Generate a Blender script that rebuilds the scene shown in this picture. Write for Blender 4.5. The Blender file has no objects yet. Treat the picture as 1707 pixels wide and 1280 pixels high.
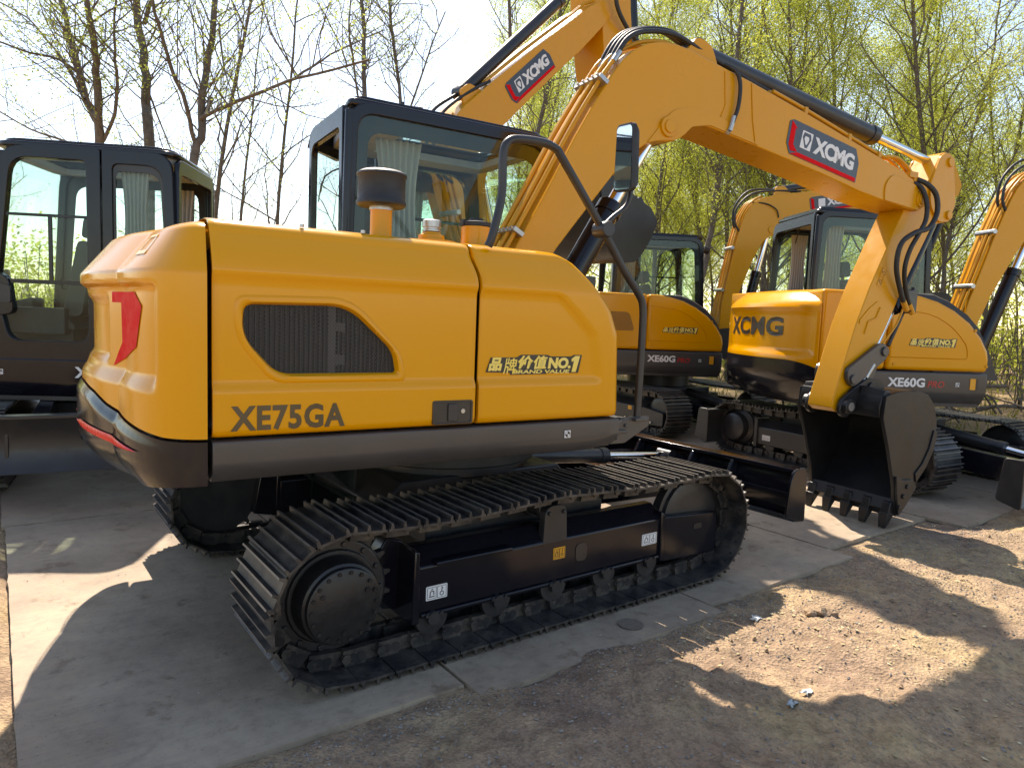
import bpy, bmesh, math, random
from mathutils import Vector, Matrix, noise
C = bpy.context.scene.collection
SC = bpy.context.scene
PI = math.pi
R = math.radians
rnd = random.Random(7)

# ---------------------------------------------------------------- camera, sky, sun, exposure
cam_data = bpy.data.cameras.new('camera')
cam = bpy.data.objects.new('camera', cam_data)
C.objects.link(cam)
yaw, pitch, roll = 0.63796, 0.0953, 0.0385
fw = Vector((math.sin(yaw)*math.cos(pitch), math.cos(yaw)*math.cos(pitch), -math.sin(pitch)))
rt = Vector((math.cos(yaw), -math.sin(yaw), 0))
up = rt.cross(fw)
r2 = rt*math.cos(roll) + up*math.sin(roll)
u2 = -rt*math.sin(roll) + up*math.cos(roll)
cam.matrix_world = Matrix(((r2.x, u2.x, -fw.x, -2.1007), (r2.y, u2.y, -fw.y, -3.4875), (r2.z, u2.z, -fw.z, 1.4519), (0, 0, 0, 1)))
cam_data.sensor_fit = 'HORIZONTAL'
cam_data.sensor_width = 36
cam_data.lens = 24.59
cam_data.clip_start = 0.05
cam_data.clip_end = 2000
SC.camera = cam

SUN = Vector((0.25, 0.75, 1.0)).normalized()
world = bpy.data.worlds.new('World')
SC.world = world
world.use_nodes = True
wn = world.node_tree
wn.nodes.clear()
sky = wn.nodes.new('ShaderNodeTexSky')
sky.sky_type = 'NISHITA'
sky.sun_disc = False
sky.sun_elevation = math.asin(SUN.z)
sky.sun_rotation = math.atan2(SUN.x, SUN.y)
sky.air_density = 1.0
sky.dust_density = 0.7
sky.ozone_density = 0.8
bg = wn.nodes.new('ShaderNodeBackground')
bg.inputs['Strength'].default_value = 0.122
wo = wn.nodes.new('ShaderNodeOutputWorld')
wn.links.new(sky.outputs[0], bg.inputs[0])
wn.links.new(bg.outputs[0], wo.inputs[0])
sl = bpy.data.lights.new('sun', 'SUN')
sl.energy = 4.0
sl.angle = R(0.6)
sl.color = (1.0, 0.95, 0.88)
so = bpy.data.objects.new('sun', sl)
C.objects.link(so)
so.rotation_euler = SUN.to_track_quat('Z', 'Y').to_euler()
SC.view_settings.view_transform = 'Standard'
SC.view_settings.look = 'None'
SC.view_settings.exposure = 1.3
SC.view_settings.gamma = 1.0
SC.view_settings.use_white_balance = True
SC.view_settings.white_balance_temperature = 7300
SC.view_settings.white_balance_tint = 12
SC.cycles.max_bounces = 8
SC.cycles.transparent_max_bounces = 24
SC.cycles.transmission_bounces = 6

# ---------------------------------------------------------------- materials
def srgb(r, g, b):
    f = lambda c: (c/255)/12.92 if c <= 10 else ((c/255+0.055)/1.055)**2.4
    return (f(r), f(g), f(b), 1)
MATS = {}
def new_mat(name):
    m = bpy.data.materials.new(name)
    m.use_nodes = True
    MATS[name] = m
    return m, m.node_tree, m.node_tree.nodes['Principled BSDF']
def nd(nt, kind, **kw):
    n = nt.nodes.new(kind)
    for k, v in kw.items():
        setattr(n, k, v)
    return n
def noise_node(nt, scale, detail=4, rough=0.55, coord='Object'):
    tc = nd(nt, 'ShaderNodeTexCoord')
    n = nd(nt, 'ShaderNodeTexNoise')
    n.inputs['Scale'].default_value = scale
    n.inputs['Detail'].default_value = detail
    n.inputs['Roughness'].default_value = rough
    nt.links.new(tc.outputs[coord], n.inputs['Vector'])
    return n
def ramp(nt, src, stops):
    r = nd(nt, 'ShaderNodeValToRGB')
    el = r.color_ramp.elements
    while len(el) > 2: el.remove(el[-1])
    for i, (p, c) in enumerate(stops):
        e = el[i] if i < 2 else el.new(p)
        e.position = p
        e.color = c if len(c) == 4 else (*c, 1)
    nt.links.new(src, r.inputs[0])
    return r
def paint(name, col, rough=0.3, coat=0.4, dust=(0.30, 0.25, 0.19), amount=0.10, scale=3.0, bump=0.0, metal=0.0, spec=0.5):
    m, nt, b = new_mat(name)
    n = noise_node(nt, scale, 6, 0.65)
    r = ramp(nt, n.outputs[0], [(0.40, col), (0.75, tuple(col[i]*(1-amount)+dust[i]*amount for i in range(3)))])
    nt.links.new(r.outputs[0], b.inputs['Base Color'])
    n2 = noise_node(nt, scale*4, 5, 0.7)
    r2_ = ramp(nt, n2.outputs[0], [(0.35, (rough*0.8,)*3), (0.75, (min(1, rough*1.35),)*3)])
    nt.links.new(r2_.outputs[0], b.inputs['Roughness'])
    b.inputs['Metallic'].default_value = metal
    b.inputs['Coat Weight'].default_value = coat
    b.inputs['Coat Roughness'].default_value = 0.12
    b.inputs['Specular IOR Level'].default_value = spec
    if bump:
        bp = nd(nt, 'ShaderNodeBump')
        bp.inputs['Strength'].default_value = bump
        bp.inputs['Distance'].default_value = 0.004
        n3 = noise_node(nt, 60, 4, 0.6)
        nt.links.new(n3.outputs[0], bp.inputs['Height'])
        nt.links.new(bp.outputs[0], b.inputs['Normal'])
    return m
YEL = paint('yellow_paint', (0.70, 0.300, 0.001), 0.20, 0.20, (0.64, 0.33, 0.02), 0.10, 2.0, 0, 0, 0.3)
YEL2 = paint('yellow_arm_paint', (0.63, 0.280, 0.002), 0.32, 0.1, (0.58, 0.32, 0.06), 0.12, 2.5, 0, 0, 0.3)
PIPEY = paint('yellow_pipe', (0.58, 0.262, 0.008), 0.38, 0.1, (0.5, 0.3, 0.06), 0.15, 6, 0, 0, 0.3)
GREY = paint('dark_grey_paint', (0.050, 0.047, 0.046), 0.38, 0.25, (0.16, 0.14, 0.12), 0.12, 3)
BLK = paint('black_gloss_paint', (0.007, 0.007, 0.011), 0.16, 0.0, (0.05, 0.045, 0.04), 0.06, 3, 0, 0, 0.38)
SATIN = paint('black_satin_paint', (0.016, 0.016, 0.018), 0.42, 0.1, (0.16, 0.14, 0.12), 0.14, 4)
BUCK = paint('bucket_steel_paint', (0.012, 0.012, 0.013), 0.36, 0.0, (0.10, 0.09, 0.08), 0.16, 5, 0.15, 0, 0.4)
RUB = paint('black_rubber', (0.014, 0.014, 0.015), 0.55, 0.0, (0.08, 0.08, 0.08), 0.2, 9)
TRK = paint('track_steel', (0.020, 0.020, 0.022), 0.42, 0.0, (0.17, 0.14, 0.11), 0.65, 9, 0.5, 0.2)
WORN = paint('worn_steel', (0.15, 0.14, 0.13), 0.42, 0.0, (0.28, 0.23, 0.18), 0.6, 22, 0.4, 0.4)
CHROME = paint('chrome_rod', (0.75, 0.76, 0.78), 0.10, 0.0, (0.7, 0.7, 0.7), 0.05, 5, 0, 1.0)
ALU = paint('bare_metal', (0.45, 0.45, 0.44), 0.35, 0.0, (0.4, 0.38, 0.35), 0.2, 8, 0, 0.8)
WHITE = paint('white_decal', (0.72, 0.72, 0.72), 0.4, 0.0)
DECY = paint('amber_decal', (0.75, 0.33, 0.01), 0.4, 0.0)
INK = paint('black_decal', (0.012, 0.012, 0.014), 0.35, 0.1)
BROWNINK = paint('brown_lettering', (0.075, 0.048, 0.015), 0.35, 0.1)
REDINK = paint('red_decal', (0.66, 0.002, 0.004), 0.5, 0.0, (0.6, 0.004, 0.006), 0.1, 5, 0, 0, 0.08)
REDTXT = paint('red_lettering', (0.42, 0.015, 0.012), 0.4, 0.1)
REDLENS = paint('red_reflector', (0.66, 0.002, 0.004), 0.3, 0.0, (0.5, 0.004, 0.006), 0.1, 5, 0, 0, 0.2)
GOLD = paint('gold_decal', (0.88, 0.64, 0.10), 0.35, 0.2, (0.75, 0.68, 0.3), 0.6, 9)
NAVY = paint('navy_decal', (0.020, 0.023, 0.035), 0.3, 0.3)
FABRIC = paint('cab_fabric', (0.05, 0.055, 0.06), 0.8, 0.0)
TRIM = paint('cab_trim', (0.32, 0.33, 0.32), 0.6, 0.0)
CURT = paint('grey_curtain', (0.40, 0.40, 0.40), 0.8, 0.0)
CARD = paint('pale_cardboard', (0.55, 0.56, 0.55), 0.8, 0.0)
def glass_mat(name, tint, refl=1.0):
    m, nt, b = new_mat(name)
    nt.nodes.remove(b)
    out = nt.nodes['Material Output']
    tr = nd(nt, 'ShaderNodeBsdfTransparent')
    tr.inputs[0].default_value = (*tint, 1)
    gl = nd(nt, 'ShaderNodeBsdfGlossy')
    gl.inputs['Roughness'].default_value = 0.015
    gl.inputs['Color'].default_value = (1, 1, 1, 1)
    lw = nd(nt, 'ShaderNodeFresnel')
    lw.inputs[0].default_value = 1.5
    ml = nd(nt, 'ShaderNodeMath', operation='MULTIPLY')
    ml.inputs[1].default_value = refl
    nt.links.new(lw.outputs[0], ml.inputs[0])
    mx = nd(nt, 'ShaderNodeMixShader')
    nt.links.new(ml.outputs[0], mx.inputs[0])
    nt.links.new(tr.outputs[0], mx.inputs[1])
    nt.links.new(gl.outputs[0], mx.inputs[2])
    nt.links.new(mx.outputs[0], out.inputs[0])
    return m
GLASS = glass_mat('cab_glass', (0.86, 0.925, 0.89), 0.38)
m, nt, b = new_mat('mirror_glass')
b.inputs['Base Color'].default_value = (0.75, 0.77, 0.78, 1); b.inputs['Metallic'].default_value = 1; b.inputs['Roughness'].default_value = 0.04
MIRROR = m
# perforated grille: round holes in offset rows, dark cavity between the wires
def grille():
    m, nt, b = new_mat('mesh_grille')
    tc = nd(nt, 'ShaderNodeTexCoord')
    mp = nd(nt, 'ShaderNodeMapping')
    mp.inputs['Rotation'].default_value = (R(90), 0, 0)
    nt.links.new(tc.outputs['Object'], mp.inputs[0])
    br = nd(nt, 'ShaderNodeTexBrick')
    br.inputs['Scale'].default_value = 1.0
    br.inputs['Brick Width'].default_value = 0.013
    br.inputs['Row Height'].default_value = 0.0075
    br.inputs['Mortar Size'].default_value = 0.0013
    br.inputs['Mortar Smooth'].default_value = 0.3
    br.inputs['Color1'].default_value = (0.004, 0.004, 0.004, 1)
    br.inputs['Color2'].default_value = (0.006, 0.006, 0.006, 1)
    br.inputs['Mortar'].default_value = (0.055, 0.047, 0.038, 1)
    nt.links.new(mp.outputs[0], br.inputs[0])
    b.inputs['Base Color'].default_value = (0.045, 0.04, 0.036, 1)
    b.inputs['Roughness'].default_value = 0.5
    tr = nd(nt, 'ShaderNodeBsdfTransparent')
    mx = nd(nt, 'ShaderNodeMixShader')
    nt.links.new(br.outputs['Fac'], mx.inputs[0])
    nt.links.new(tr.outputs[0], mx.inputs[1]); nt.links.new(b.outputs[0], mx.inputs[2])
    nt.links.new(mx.outputs[0], nt.nodes['Material Output'].inputs[0])
    return m
GRILLE = grille()

# ---------------------------------------------------------------- mesh helpers
IDN = Matrix.Identity(4)
FRAMES = {'u': IDN}
class B:
    def __init__(s):
        s.bm = bmesh.new()
        s.M = IDN
    def v(s, p):
        return s.bm.verts.new(s.M @ Vector(p))
    def f(s, vs):
        try:
            return s.bm.faces.new(vs)
        except ValueError:
            return None
    def box(s, x0, x1, y0, y1, z0, z1):
        a = [s.v(p) for p in ((x0,y0,z0),(x1,y0,z0),(x1,y1,z0),(x0,y1,z0),(x0,y0,z1),(x1,y0,z1),(x1,y1,z1),(x0,y1,z1))]
        for q in ((3,2,1,0),(4,5,6,7),(0,1,5,4),(1,2,6,5),(2,3,7,6),(3,0,4,7)):
            s.f([a[i] for i in q])
        return s
    def hexa(s, pts):
        a = [s.v(p) for p in pts]
        for q in ((3,2,1,0),(4,5,6,7),(0,1,5,4),(1,2,6,5),(2,3,7,6),(3,0,4,7)):
            s.f([a[i] for i in q])
        return a
    def prism(s, poly, y0, y1, axis='y', y_of=None):
        # polygon in (x,z) swept along y (axis y), or (x,y) along z, or (y,z) along x
        def mk(p, t):
            a, c = p
            return {'y': (a, t, c), 'z': (a, c, t), 'x': (t, a, c)}[axis]
        A = [s.v(mk(p, y0)) for p in poly]
        D = [s.v(mk(p, y1)) for p in poly]
        n = len(poly)
        s.f(A); s.f(D[::-1])
        for i in range(n):
            j = (i+1) % n
            s.f([A[j], A[i], D[i], D[j]])
        return s
    def ring(s, outer, inner, y0, y1, axis='y'):
        def mk(p, t):
            a, c = p
            return {'y': (a, t, c), 'z': (a, c, t), 'x': (t, a, c)}[axis]
        n = len(outer)
        L = [[s.v(mk(p, t)) for p in P] for P, t in ((outer, y0), (inner, y0), (outer, y1), (inner, y1))]
        for i in range(n):
            j = (i+1) % n
            s.f([L[0][i], L[0][j], L[1][j], L[1][i]])
            s.f([L[2][j], L[2][i], L[3][i], L[3][j]])
            s.f([L[0][j], L[0][i], L[2][i], L[2][j]])
            s.f([L[1][i], L[1][j], L[3][j], L[3][i]])
        return s
    def cyl(s, p, q, r, r2=None, n=20):
        p, q = Vector(p), Vector(q)
        r2 = r if r2 is None else r2
        d = (q-p).normalized()
        a = d.orthogonal().normalized(); c = d.cross(a)
        A = []; D = []
        for i in range(n):
            t = 2*PI*i/n
            e = a*math.cos(t) + c*math.sin(t)
            A.append(s.v(p+e*r)); D.append(s.v(q+e*r2))
        s.f(A[::-1]); s.f(D)
        for i in range(n):
            j = (i+1) % n
            s.f([A[i], A[j], D[j], D[i]])
        return s
    def lathe(s, p, axis, prof, n=28):
        p = Vector(p); d = Vector(axis).normalized()
        a = d.orthogonal().normalized(); c = d.cross(a)
        rings = []
        for (h, r) in prof:
            rings.append([s.v(p+d*h+(a*math.cos(2*PI*i/n)+c*math.sin(2*PI*i/n))*max(r, 1e-4)) for i in range(n)])
        for A, D in zip(rings, rings[1:]):
            for i in range(n):
                j = (i+1) % n
                s.f([A[i], A[j], D[j], D[i]])
        s.f(rings[0][::-1]); s.f(rings[-1])
        return s
    def tube(s, path, r, n=8, smooth=0, caps=True, rs=None):
        P = [Vector(p) for p in path]
        if smooth: P = catmull(P, smooth)
        rings = []
        d0 = (P[1]-P[0]).normalized()
        a = d0.orthogonal().normalized()
        for i, p in enumerate(P):
            d = (P[min(i+1, len(P)-1)]-P[max(i-1, 0)]).normalized()
            a = (a - d*a.dot(d))
            a = a.normalized() if a.length > 1e-6 else d.orthogonal().normalized()
            c = d.cross(a)
            rr = r if rs is None else rs[0]+(rs[1]-rs[0])*i/(len(P)-1)
            rings.append([s.v(p+(a*math.cos(2*PI*k/n)+c*math.sin(2*PI*k/n))*rr) for k in range(n)])
        for A, D in zip(rings, rings[1:]):
            for k in range(n):
                j = (k+1) % n
                s.f([A[k], A[j], D[j], D[k]])
        if caps:
            s.f(rings[0][::-1]); s.f(rings[-1])
        return s
    def grid(s, pts, close=False):
        V = [[s.v(p) for p in row] for row in pts]
        for A, D in zip(V, V[1:]):
            n = len(A)
            for i in range(n if close else n-1):
                j = (i+1) % n
                s.f([A[i], A[j], D[j], D[i]])
        return V
def catmull(P, k):
    out = []
    for i in range(len(P)-1):
        p0 = P[max(i-1, 0)]; p1 = P[i]; p2 = P[i+1]; p3 = P[min(i+2, len(P)-1)]
        for j in range(k):
            t = j/k
            out.append(0.5*((2*p1)+(p2-p0)*t+(2*p0-5*p1+4*p2-p3)*t*t+(3*p1-p0-3*p2+p3)*t**3))
    out.append(P[-1])
    return out
def rpoly(pts, rad, n=5):
    # rounded polygon: the same number of points for every corner
    out = []
    N = len(pts)
    if not isinstance(rad, (list, tuple)): rad = [rad]*N
    for i in range(N):
        p = Vector(pts[i]); a = Vector(pts[i-1]); c = Vector(pts[(i+1) % N])
        da = (a-p); dc = (c-p)
        r = min(rad[i], da.length*0.49, dc.length*0.49)
        s_ = p+da.normalized()*r; e = p+dc.normalized()*r
        for k in range(n+1):
            t = k/n
            out.append(tuple(s_*(1-t)**2+p*2*t*(1-t)+e*t*t))
    return out
def link(name, mesh, mat, parent=None, frame=None):
    if mat and not mesh.materials: mesh.materials.append(mat)
    o = bpy.data.objects.new(name, mesh)
    C.objects.link(o)
    if parent is not None: o.parent = parent
    if frame: o.matrix_basis = FRAMES[frame]
    return o
def obj(name, b, mat, parent=None, frame=None, bevel=0, angle=35, seg=2, recalc=True):
    if recalc: bmesh.ops.recalc_face_normals(b.bm, faces=b.bm.faces)
    me = bpy.data.meshes.new(name)
    b.bm.to_mesh(me)
    b.bm.free()
    for p in me.polygons: p.use_smooth = True
    me.set_sharp_from_angle(angle=R(angle))
    o = link(name, me, mat, parent, frame)
    if bevel:
        md = o.modifiers.new('bevel', 'BEVEL')
        md.width = bevel; md.segments = seg; md.limit_method = 'ANGLE'; md.angle_limit = R(30)
        md.harden_normals = False
    return o
def thing(name, label, cat, loc=(0,0,0), rotz=0, group=None):
    o = bpy.data.objects.new(name, None)
    C.objects.link(o)
    o.empty_display_size = 0.3
    o.location = loc; o.rotation_euler = (0, 0, rotz)
    return tag(o, label, cat, group)
def tag(o, label, cat, group=None):
    o['label'] = label; o['category'] = cat
    if group: o['group'] = group
    return o
def kind(o, k):
    o['kind'] = k
    return o
def text_mesh(txt, bold=0.0, shear=0.0, spacing=1.0, extrude=0.001):
    cu = bpy.data.curves.new('lettering', 'FONT')
    cu.body = txt
    cu.offset = bold; cu.shear = shear; cu.space_character = spacing
    cu.extrude = extrude; cu.resolution_u = 3
    o = bpy.data.objects.new('lettering', cu)
    C.objects.link(o)
    bpy.context.view_layer.update()
    dg = bpy.context.evaluated_depsgraph_get()
    me = bpy.data.meshes.new_from_object(o.evaluated_get(dg))
    bpy.data.objects.remove(o)
    bpy.data.curves.remove(cu)
    me.materials.clear()
    return me
def text(name, txt, mat, parent, org, U, V, w, h, frame=None, bold=0.0, shear=0.0, spacing=1.0, off=0.003, bounds=None):
    # lettering stretched to w x h metres on the plane org + U*u + V*v, standing off the surface
    me = text_mesh(txt, bold, shear, spacing)
    xs = [v.co.x for v in me.vertices]; ys = [v.co.y for v in me.vertices]
    x0, x1, y0, y1 = bounds or (min(xs), max(xs), min(ys), max(ys))
    U = Vector(U).normalized(); V = Vector(V).normalized(); N = U.cross(V); O = Vector(org)
    for v in me.vertices:
        z = 0.0006 if v.co.z > 0 else -0.0006
        v.co = O+U*((v.co.x-x0)/(x1-x0)*w)+V*((v.co.y-y0)/(y1-y0)*h)+N*(off+z)
    return link(name, me, mat, parent, frame)
def plate(b, org, U, V, poly, off, th=0.0012):
    U = Vector(U).normalized(); V = Vector(V).normalized(); N = U.cross(V); O = Vector(org)
    A = [b.v(O+U*x+V*y+N*(off+th)) for x, y in poly]
    D = [b.v(O+U*x+V*y+N*(off-th)) for x, y in poly]
    n = len(poly)
    b.f(A); b.f(D[::-1])
    for i in range(n):
        j = (i+1) % n
        b.f([A[j], A[i], D[i], D[j]])
    return b
def sstep(a, c, x):
    t = min(1, max(0, (x-a)/(c-a)))
    return t*t*(3-2*t)
def lerp_tab(tab, x):
    if x <= tab[0][0]: return tab[0][1]
    for (a, u), (c, w) in zip(tab, tab[1:]):
        if x <= c: return u+(w-u)*(x-a)/(c-a)
    return tab[-1][1]
# ---------------------------------------------------------------- builders shared by all the excavators
def track_path(xa, xb, r, sag):
    P = []
    n = 60
    for i in range(n): P.append(Vector((xa+(xb-xa)*i/n, 0)))
    for i in range(40):
        t = -PI/2+PI*i/40
        P.append(Vector((xb+r*math.cos(t), r+r*math.sin(t))))
    for i in range(n):
        x = xb+(xa-xb)*i/n
        P.append(Vector((x, 2*r+lerp_tab(sag, x))))
    for i in range(40):
        t = PI/2+PI*i/40
        P.append(Vector((xa+r*math.cos(t), r+r*math.sin(t))))
    P.append(P[0].copy())
    L = [0]
    for a, c in zip(P, P[1:]): L.append(L[-1]+(c-a).length)
    return P, L
def path_at(P, L, s):
    s %= L[-1]
    lo, hi = 0, len(L)-1
    while hi-lo > 1:
        mid = (lo+hi)//2
        if L[mid] <= s: lo = mid
        else: hi = mid
    t = (s-L[lo])/(L[hi]-L[lo])
    return P[lo]*(1-t)+P[hi]*t
def track_belt(xa, xb, r, yc, w, pitch, sag, start=0.0, detail=True, side=0):
    # one crawler belt: shoes with three grousers, bolt holes and two rows of chain links
    b = B()
    P, L = track_path(xa, xb, r, sag)
    n = round(L[-1]/pitch)
    pt = L[-1]/n
    hg = 0.022
    y0, y1 = yc-w/2, yc+w/2
    for i in range(n):
        p = path_at(P, L, start+i*pt); q = path_at(P, L, start+(i+1)*pt)
        t = (q-p).normalized(); nn = Vector((t.y, -t.x))
        ln = (q-p).length
        def pt3(u, h, y):
            k = p+t*u+nn*h
            return (k.x, y, k.y)
        def slab(u0, u1, h0, h1, ya, yb, u2=None, u3=None, top=0):
            u2 = u0 if u2 is None else u2; u3 = u1 if u3 is None else u3
            vs = b.hexa([pt3(u0,h0,ya), pt3(u1,h0,ya), pt3(u1,h0,yb), pt3(u0,h0,yb), pt3(u2,h1,ya), pt3(u3,h1,ya), pt3(u3,h1,yb), pt3(u2,h1,yb)])
            if top:
                for f_ in vs[4].link_faces:
                    if vs[6] in f_.verts: f_.material_index = top
        slab(0.003, ln-0.003, -hg-0.010, -hg, y0, y1)
        for u in (0.010, ln*0.47, ln-0.026):
            slab(u, u+0.016, -hg, 0, y0, y1, u+0.004, u+0.012, 2)
        if detail:
            for s_ in (-1, 1):
                ya = yc+s_*0.075
                slab(-0.012, ln*0.62, -hg-0.078, -hg-0.0105, ya-0.016, ya+0.016, -0.004, ln*0.55)
                slab(ln*0.5, ln+0.004, -hg-0.070, -hg-0.0105, ya-0.016-s_*0.02, ya+0.016-s_*0.02)
                k = p+nn*(-hg-0.045)
                b.cyl((k.x, yc+s_*0.10, k.y), (k.x, yc+s_*0.06, k.y), 0.020, n=8)
                if s_ == side:
                    n0 = len(b.bm.faces)
                    ys = ya+s_*0.0165
                    for u in (0.19, 0.44): b.cyl((p+t*u*ln+nn*(-hg-0.044)).to_3d() if False else pt3(u*ln, -hg-0.044, ys), pt3(u*ln, -hg-0.044, ys+s_*0.0012), 0.019, n=10)
                    for u in (0.30, 0.68): b.cyl(pt3(u*ln, -hg-0.0102, yc+side*(w/2-0.035)), pt3(u*ln, -hg-0.0118, yc+side*(w/2-0.035)), 0.0085, n=10)
                    b.bm.faces.ensure_lookup_table()
                    for q_ in range(n0, len(b.bm.faces)): b.bm.faces[q_].material_index = 1
    return b
def sprocket_mesh(x, z, yc, r, teeth):
    b = B()
    poly = []
    for i in range(teeth):
        for f_, rr in ((0.0, r-0.035), (0.3, r-0.03), (0.42, r), (0.58, r), (0.7, r-0.03)):
            a = 2*PI*(i+f_)/teeth
            poly.append((x+rr*math.cos(a), z+rr*math.sin(a)))
    b.prism(poly, yc-0.02, yc+0.02)
    return b
def bolts(b, x, z, y, rad, n, r, dirn, h=0.012, ph=0.0):
    for i in range(n):
        a = 2*PI*i/n+ph
        b.cyl((x+rad*math.cos(a), y, z+rad*math.sin(a)), (x+rad*math.cos(a), y+dirn*h, z+rad*math.sin(a)), r, n=6)
    return b
def box_beam(poly_top, poly_bot, y0, y1):
    # side outline from an upper and a lower chain of (x, z)
    b = B()
    b.prism(list(poly_top)+list(reversed(poly_bot)), y0, y1)
    return b
def hydraulic(name, parent, frame, p, q, r, rod_r, split, matb=SATIN, eye=True, rodname='cylinder_rod'):
    # barrel from p to the split, chrome rod on to q
    p, q = Vector(p), Vector(q)
    d = (q-p)
    m_ = p+d*split
    dn = d.normalized()
    b = B()
    b.cyl(p, m_, r, n=24)
    b.cyl(m_-dn*0.05, m_+dn*0.02, r*1.12, n=24)
    b.cyl(p, p+dn*0.05, r*1.1, n=24)
    if eye: b.cyl(p+Vector((0,-0.06,0)), p+Vector((0,0.06,0)), r*1.05, n=20)
    o = obj(name, b, matb, parent, frame, bevel=0.004)
    b = B()
    b.cyl(m_+dn*0.015, q, rod_r, n=20)
    obj(rodname, b, CHROME, o)
    if eye:
        b = B()
        b.cyl(q+Vector((0,-0.065,0)), q+Vector((0,0.065,0)), r*1.0, n=20)
        obj('rod_eye', b, matb, o, bevel=0.003)
    return o
def xlogo(parent, frame, org, U, V, w, h, scale_name='brand_panel'):
    # navy panel with red flash, white emblem and white letters
    U = Vector(U).normalized(); V = Vector(V).normalized()
    b = B()
    plate(b, org, U, V, rpoly([(0,0.28*h),(0.03*w,h*0.12),(w*0.06,0),(w,0),(w,0.62*h),(w*0.93,h),(0.05*w,h),(0,0.92*h)], [0.03*h]*8, 3), 0.002)
    o = obj(scale_name, b, NAVY, parent, frame)
    b = B()
    plate(b, org, U, V, [(0.06*w,0.012*h),(w*0.985,0.012*h),(w*0.985,0.13*h),(0.16*w,0.13*h)], 0.0036)
    plate(b, org, U, V, [(0.028*w,0.95*h),(0.028*w,0.26*h),(0.06*w,0.10*h),(0.15*w,0.13*h),(0.085*w,0.30*h),(0.085*w,0.78*h),(0.11*w,0.78*h)], 0.0036)
    obj('red_flash', b, REDINK, o)
    b = B()
    x0, x1, y0, y1 = 0.17*w, 0.31*w, 0.30*h, 0.82*h
    sh = 0.012*w
    plate(b, org, U, V, rpoly([(x0,y0),(x1,y0),(x1+sh,y1),(x0+sh,y1)], 0.012*h, 2), 0.0036)
    e = obj('emblem', b, WHITE, o)
    b = B()
    cx, cy = (x0+x1)/2+sh/2, (y0+y1)/2
    hw, hh = (x1-x0)*0.42, (y1-y0)*0.42
    out = [(cx-hw*0.75,cy+hh),(cx+hw*0.75,cy+hh),(cx+hw,cy+hh*0.3),(cx+hw*0.25,cy-hh),(cx-hw*0.25,cy-hh),(cx-hw,cy+hh*0.3)]
    inn = [(cx+(x-cx)*0.55, cy+(y-cy)*0.55) for x, y in out]
    Nn = U.cross(V); O = Vector(org)
    ring = [[b.v(O+U*x+V*y+Nn*t) for x, y in poly] for poly in (out, inn) for t in (0.0052,)]
    for i in range(6):
        j = (i+1) % 6
        b.f([ring[0][i], ring[0][j], ring[1][j], ring[1][i]])
    obj('emblem_mark', b, NAVY, e, recalc=False)
    text('brand_lettering', 'XCMG', WHITE, o, Vector(org)+U*0.35*w+V*0.30*h, U, V, 0.58*w, 0.50*h, bold=0.045, spacing=0.92, off=0.0040)
    return o
def slogan(parent, frame, org, U, V, w, h):
    U = Vector(U).normalized(); V = Vector(V).normalized(); O = Vector(org)
    b = B()
    sh = 0.12
    prof = [(0,0.14),(0.0,0.16),(0.045,0.86),(0.30,0.86),(0.345,1.0),(0.62,1.0),(0.66,0.92),(0.88,0.92),(0.91,1.0),(1.0,1.0),(0.965,0.06),(0.62,0.06),(0.62,0.02),(0.24,0.0),(0.24,0.10)]
    plate(b, O, U, V, [(x*w, y*h) for x, y in prof], 0.002)
    o = obj('slogan_decal', b, INK, parent, frame)
    for t, x, y, ww, hh, bo in (('品', 0.02, 0.20, 0.135, 0.66, 0.045), ('牌', 0.165, 0.04, 0.14, 0.80, 0.010), ('价', 0.315, 0.28, 0.155, 0.68, 0.035), ('值', 0.475, 0.28, 0.145, 0.68, 0.03)):
        text('lettering', t, GOLD, o, O+U*x*w+V*y*h, U, V, ww*w, hh*h, bold=bo, shear=0.18, off=0.0042)
    text('lettering', 'NO.', GOLD, o, O+U*0.625*w+V*0.29*h, U, V, 0.25*w, 0.58*h, bold=0.055, shear=0.12, off=0.0042)
    b = B()
    plate(b, O, U, V, [(x*w, y*h) for x, y in ((0.888, 0.11), (0.935, 0.11), (0.978, 0.95), (0.925, 0.95), (0.884, 0.80), (0.886, 0.64), (0.912, 0.70))], 0.0036, 0.0006)
    obj('lettering', b, GOLD, o)
    text('lettering', 'BRAND VALUE', GOLD, o, O+U*0.265*w+V*0.055*h, U, V, 0.60*w, 0.185*h, bold=0.03, shear=0.12, off=0.0042)
    return o
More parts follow.
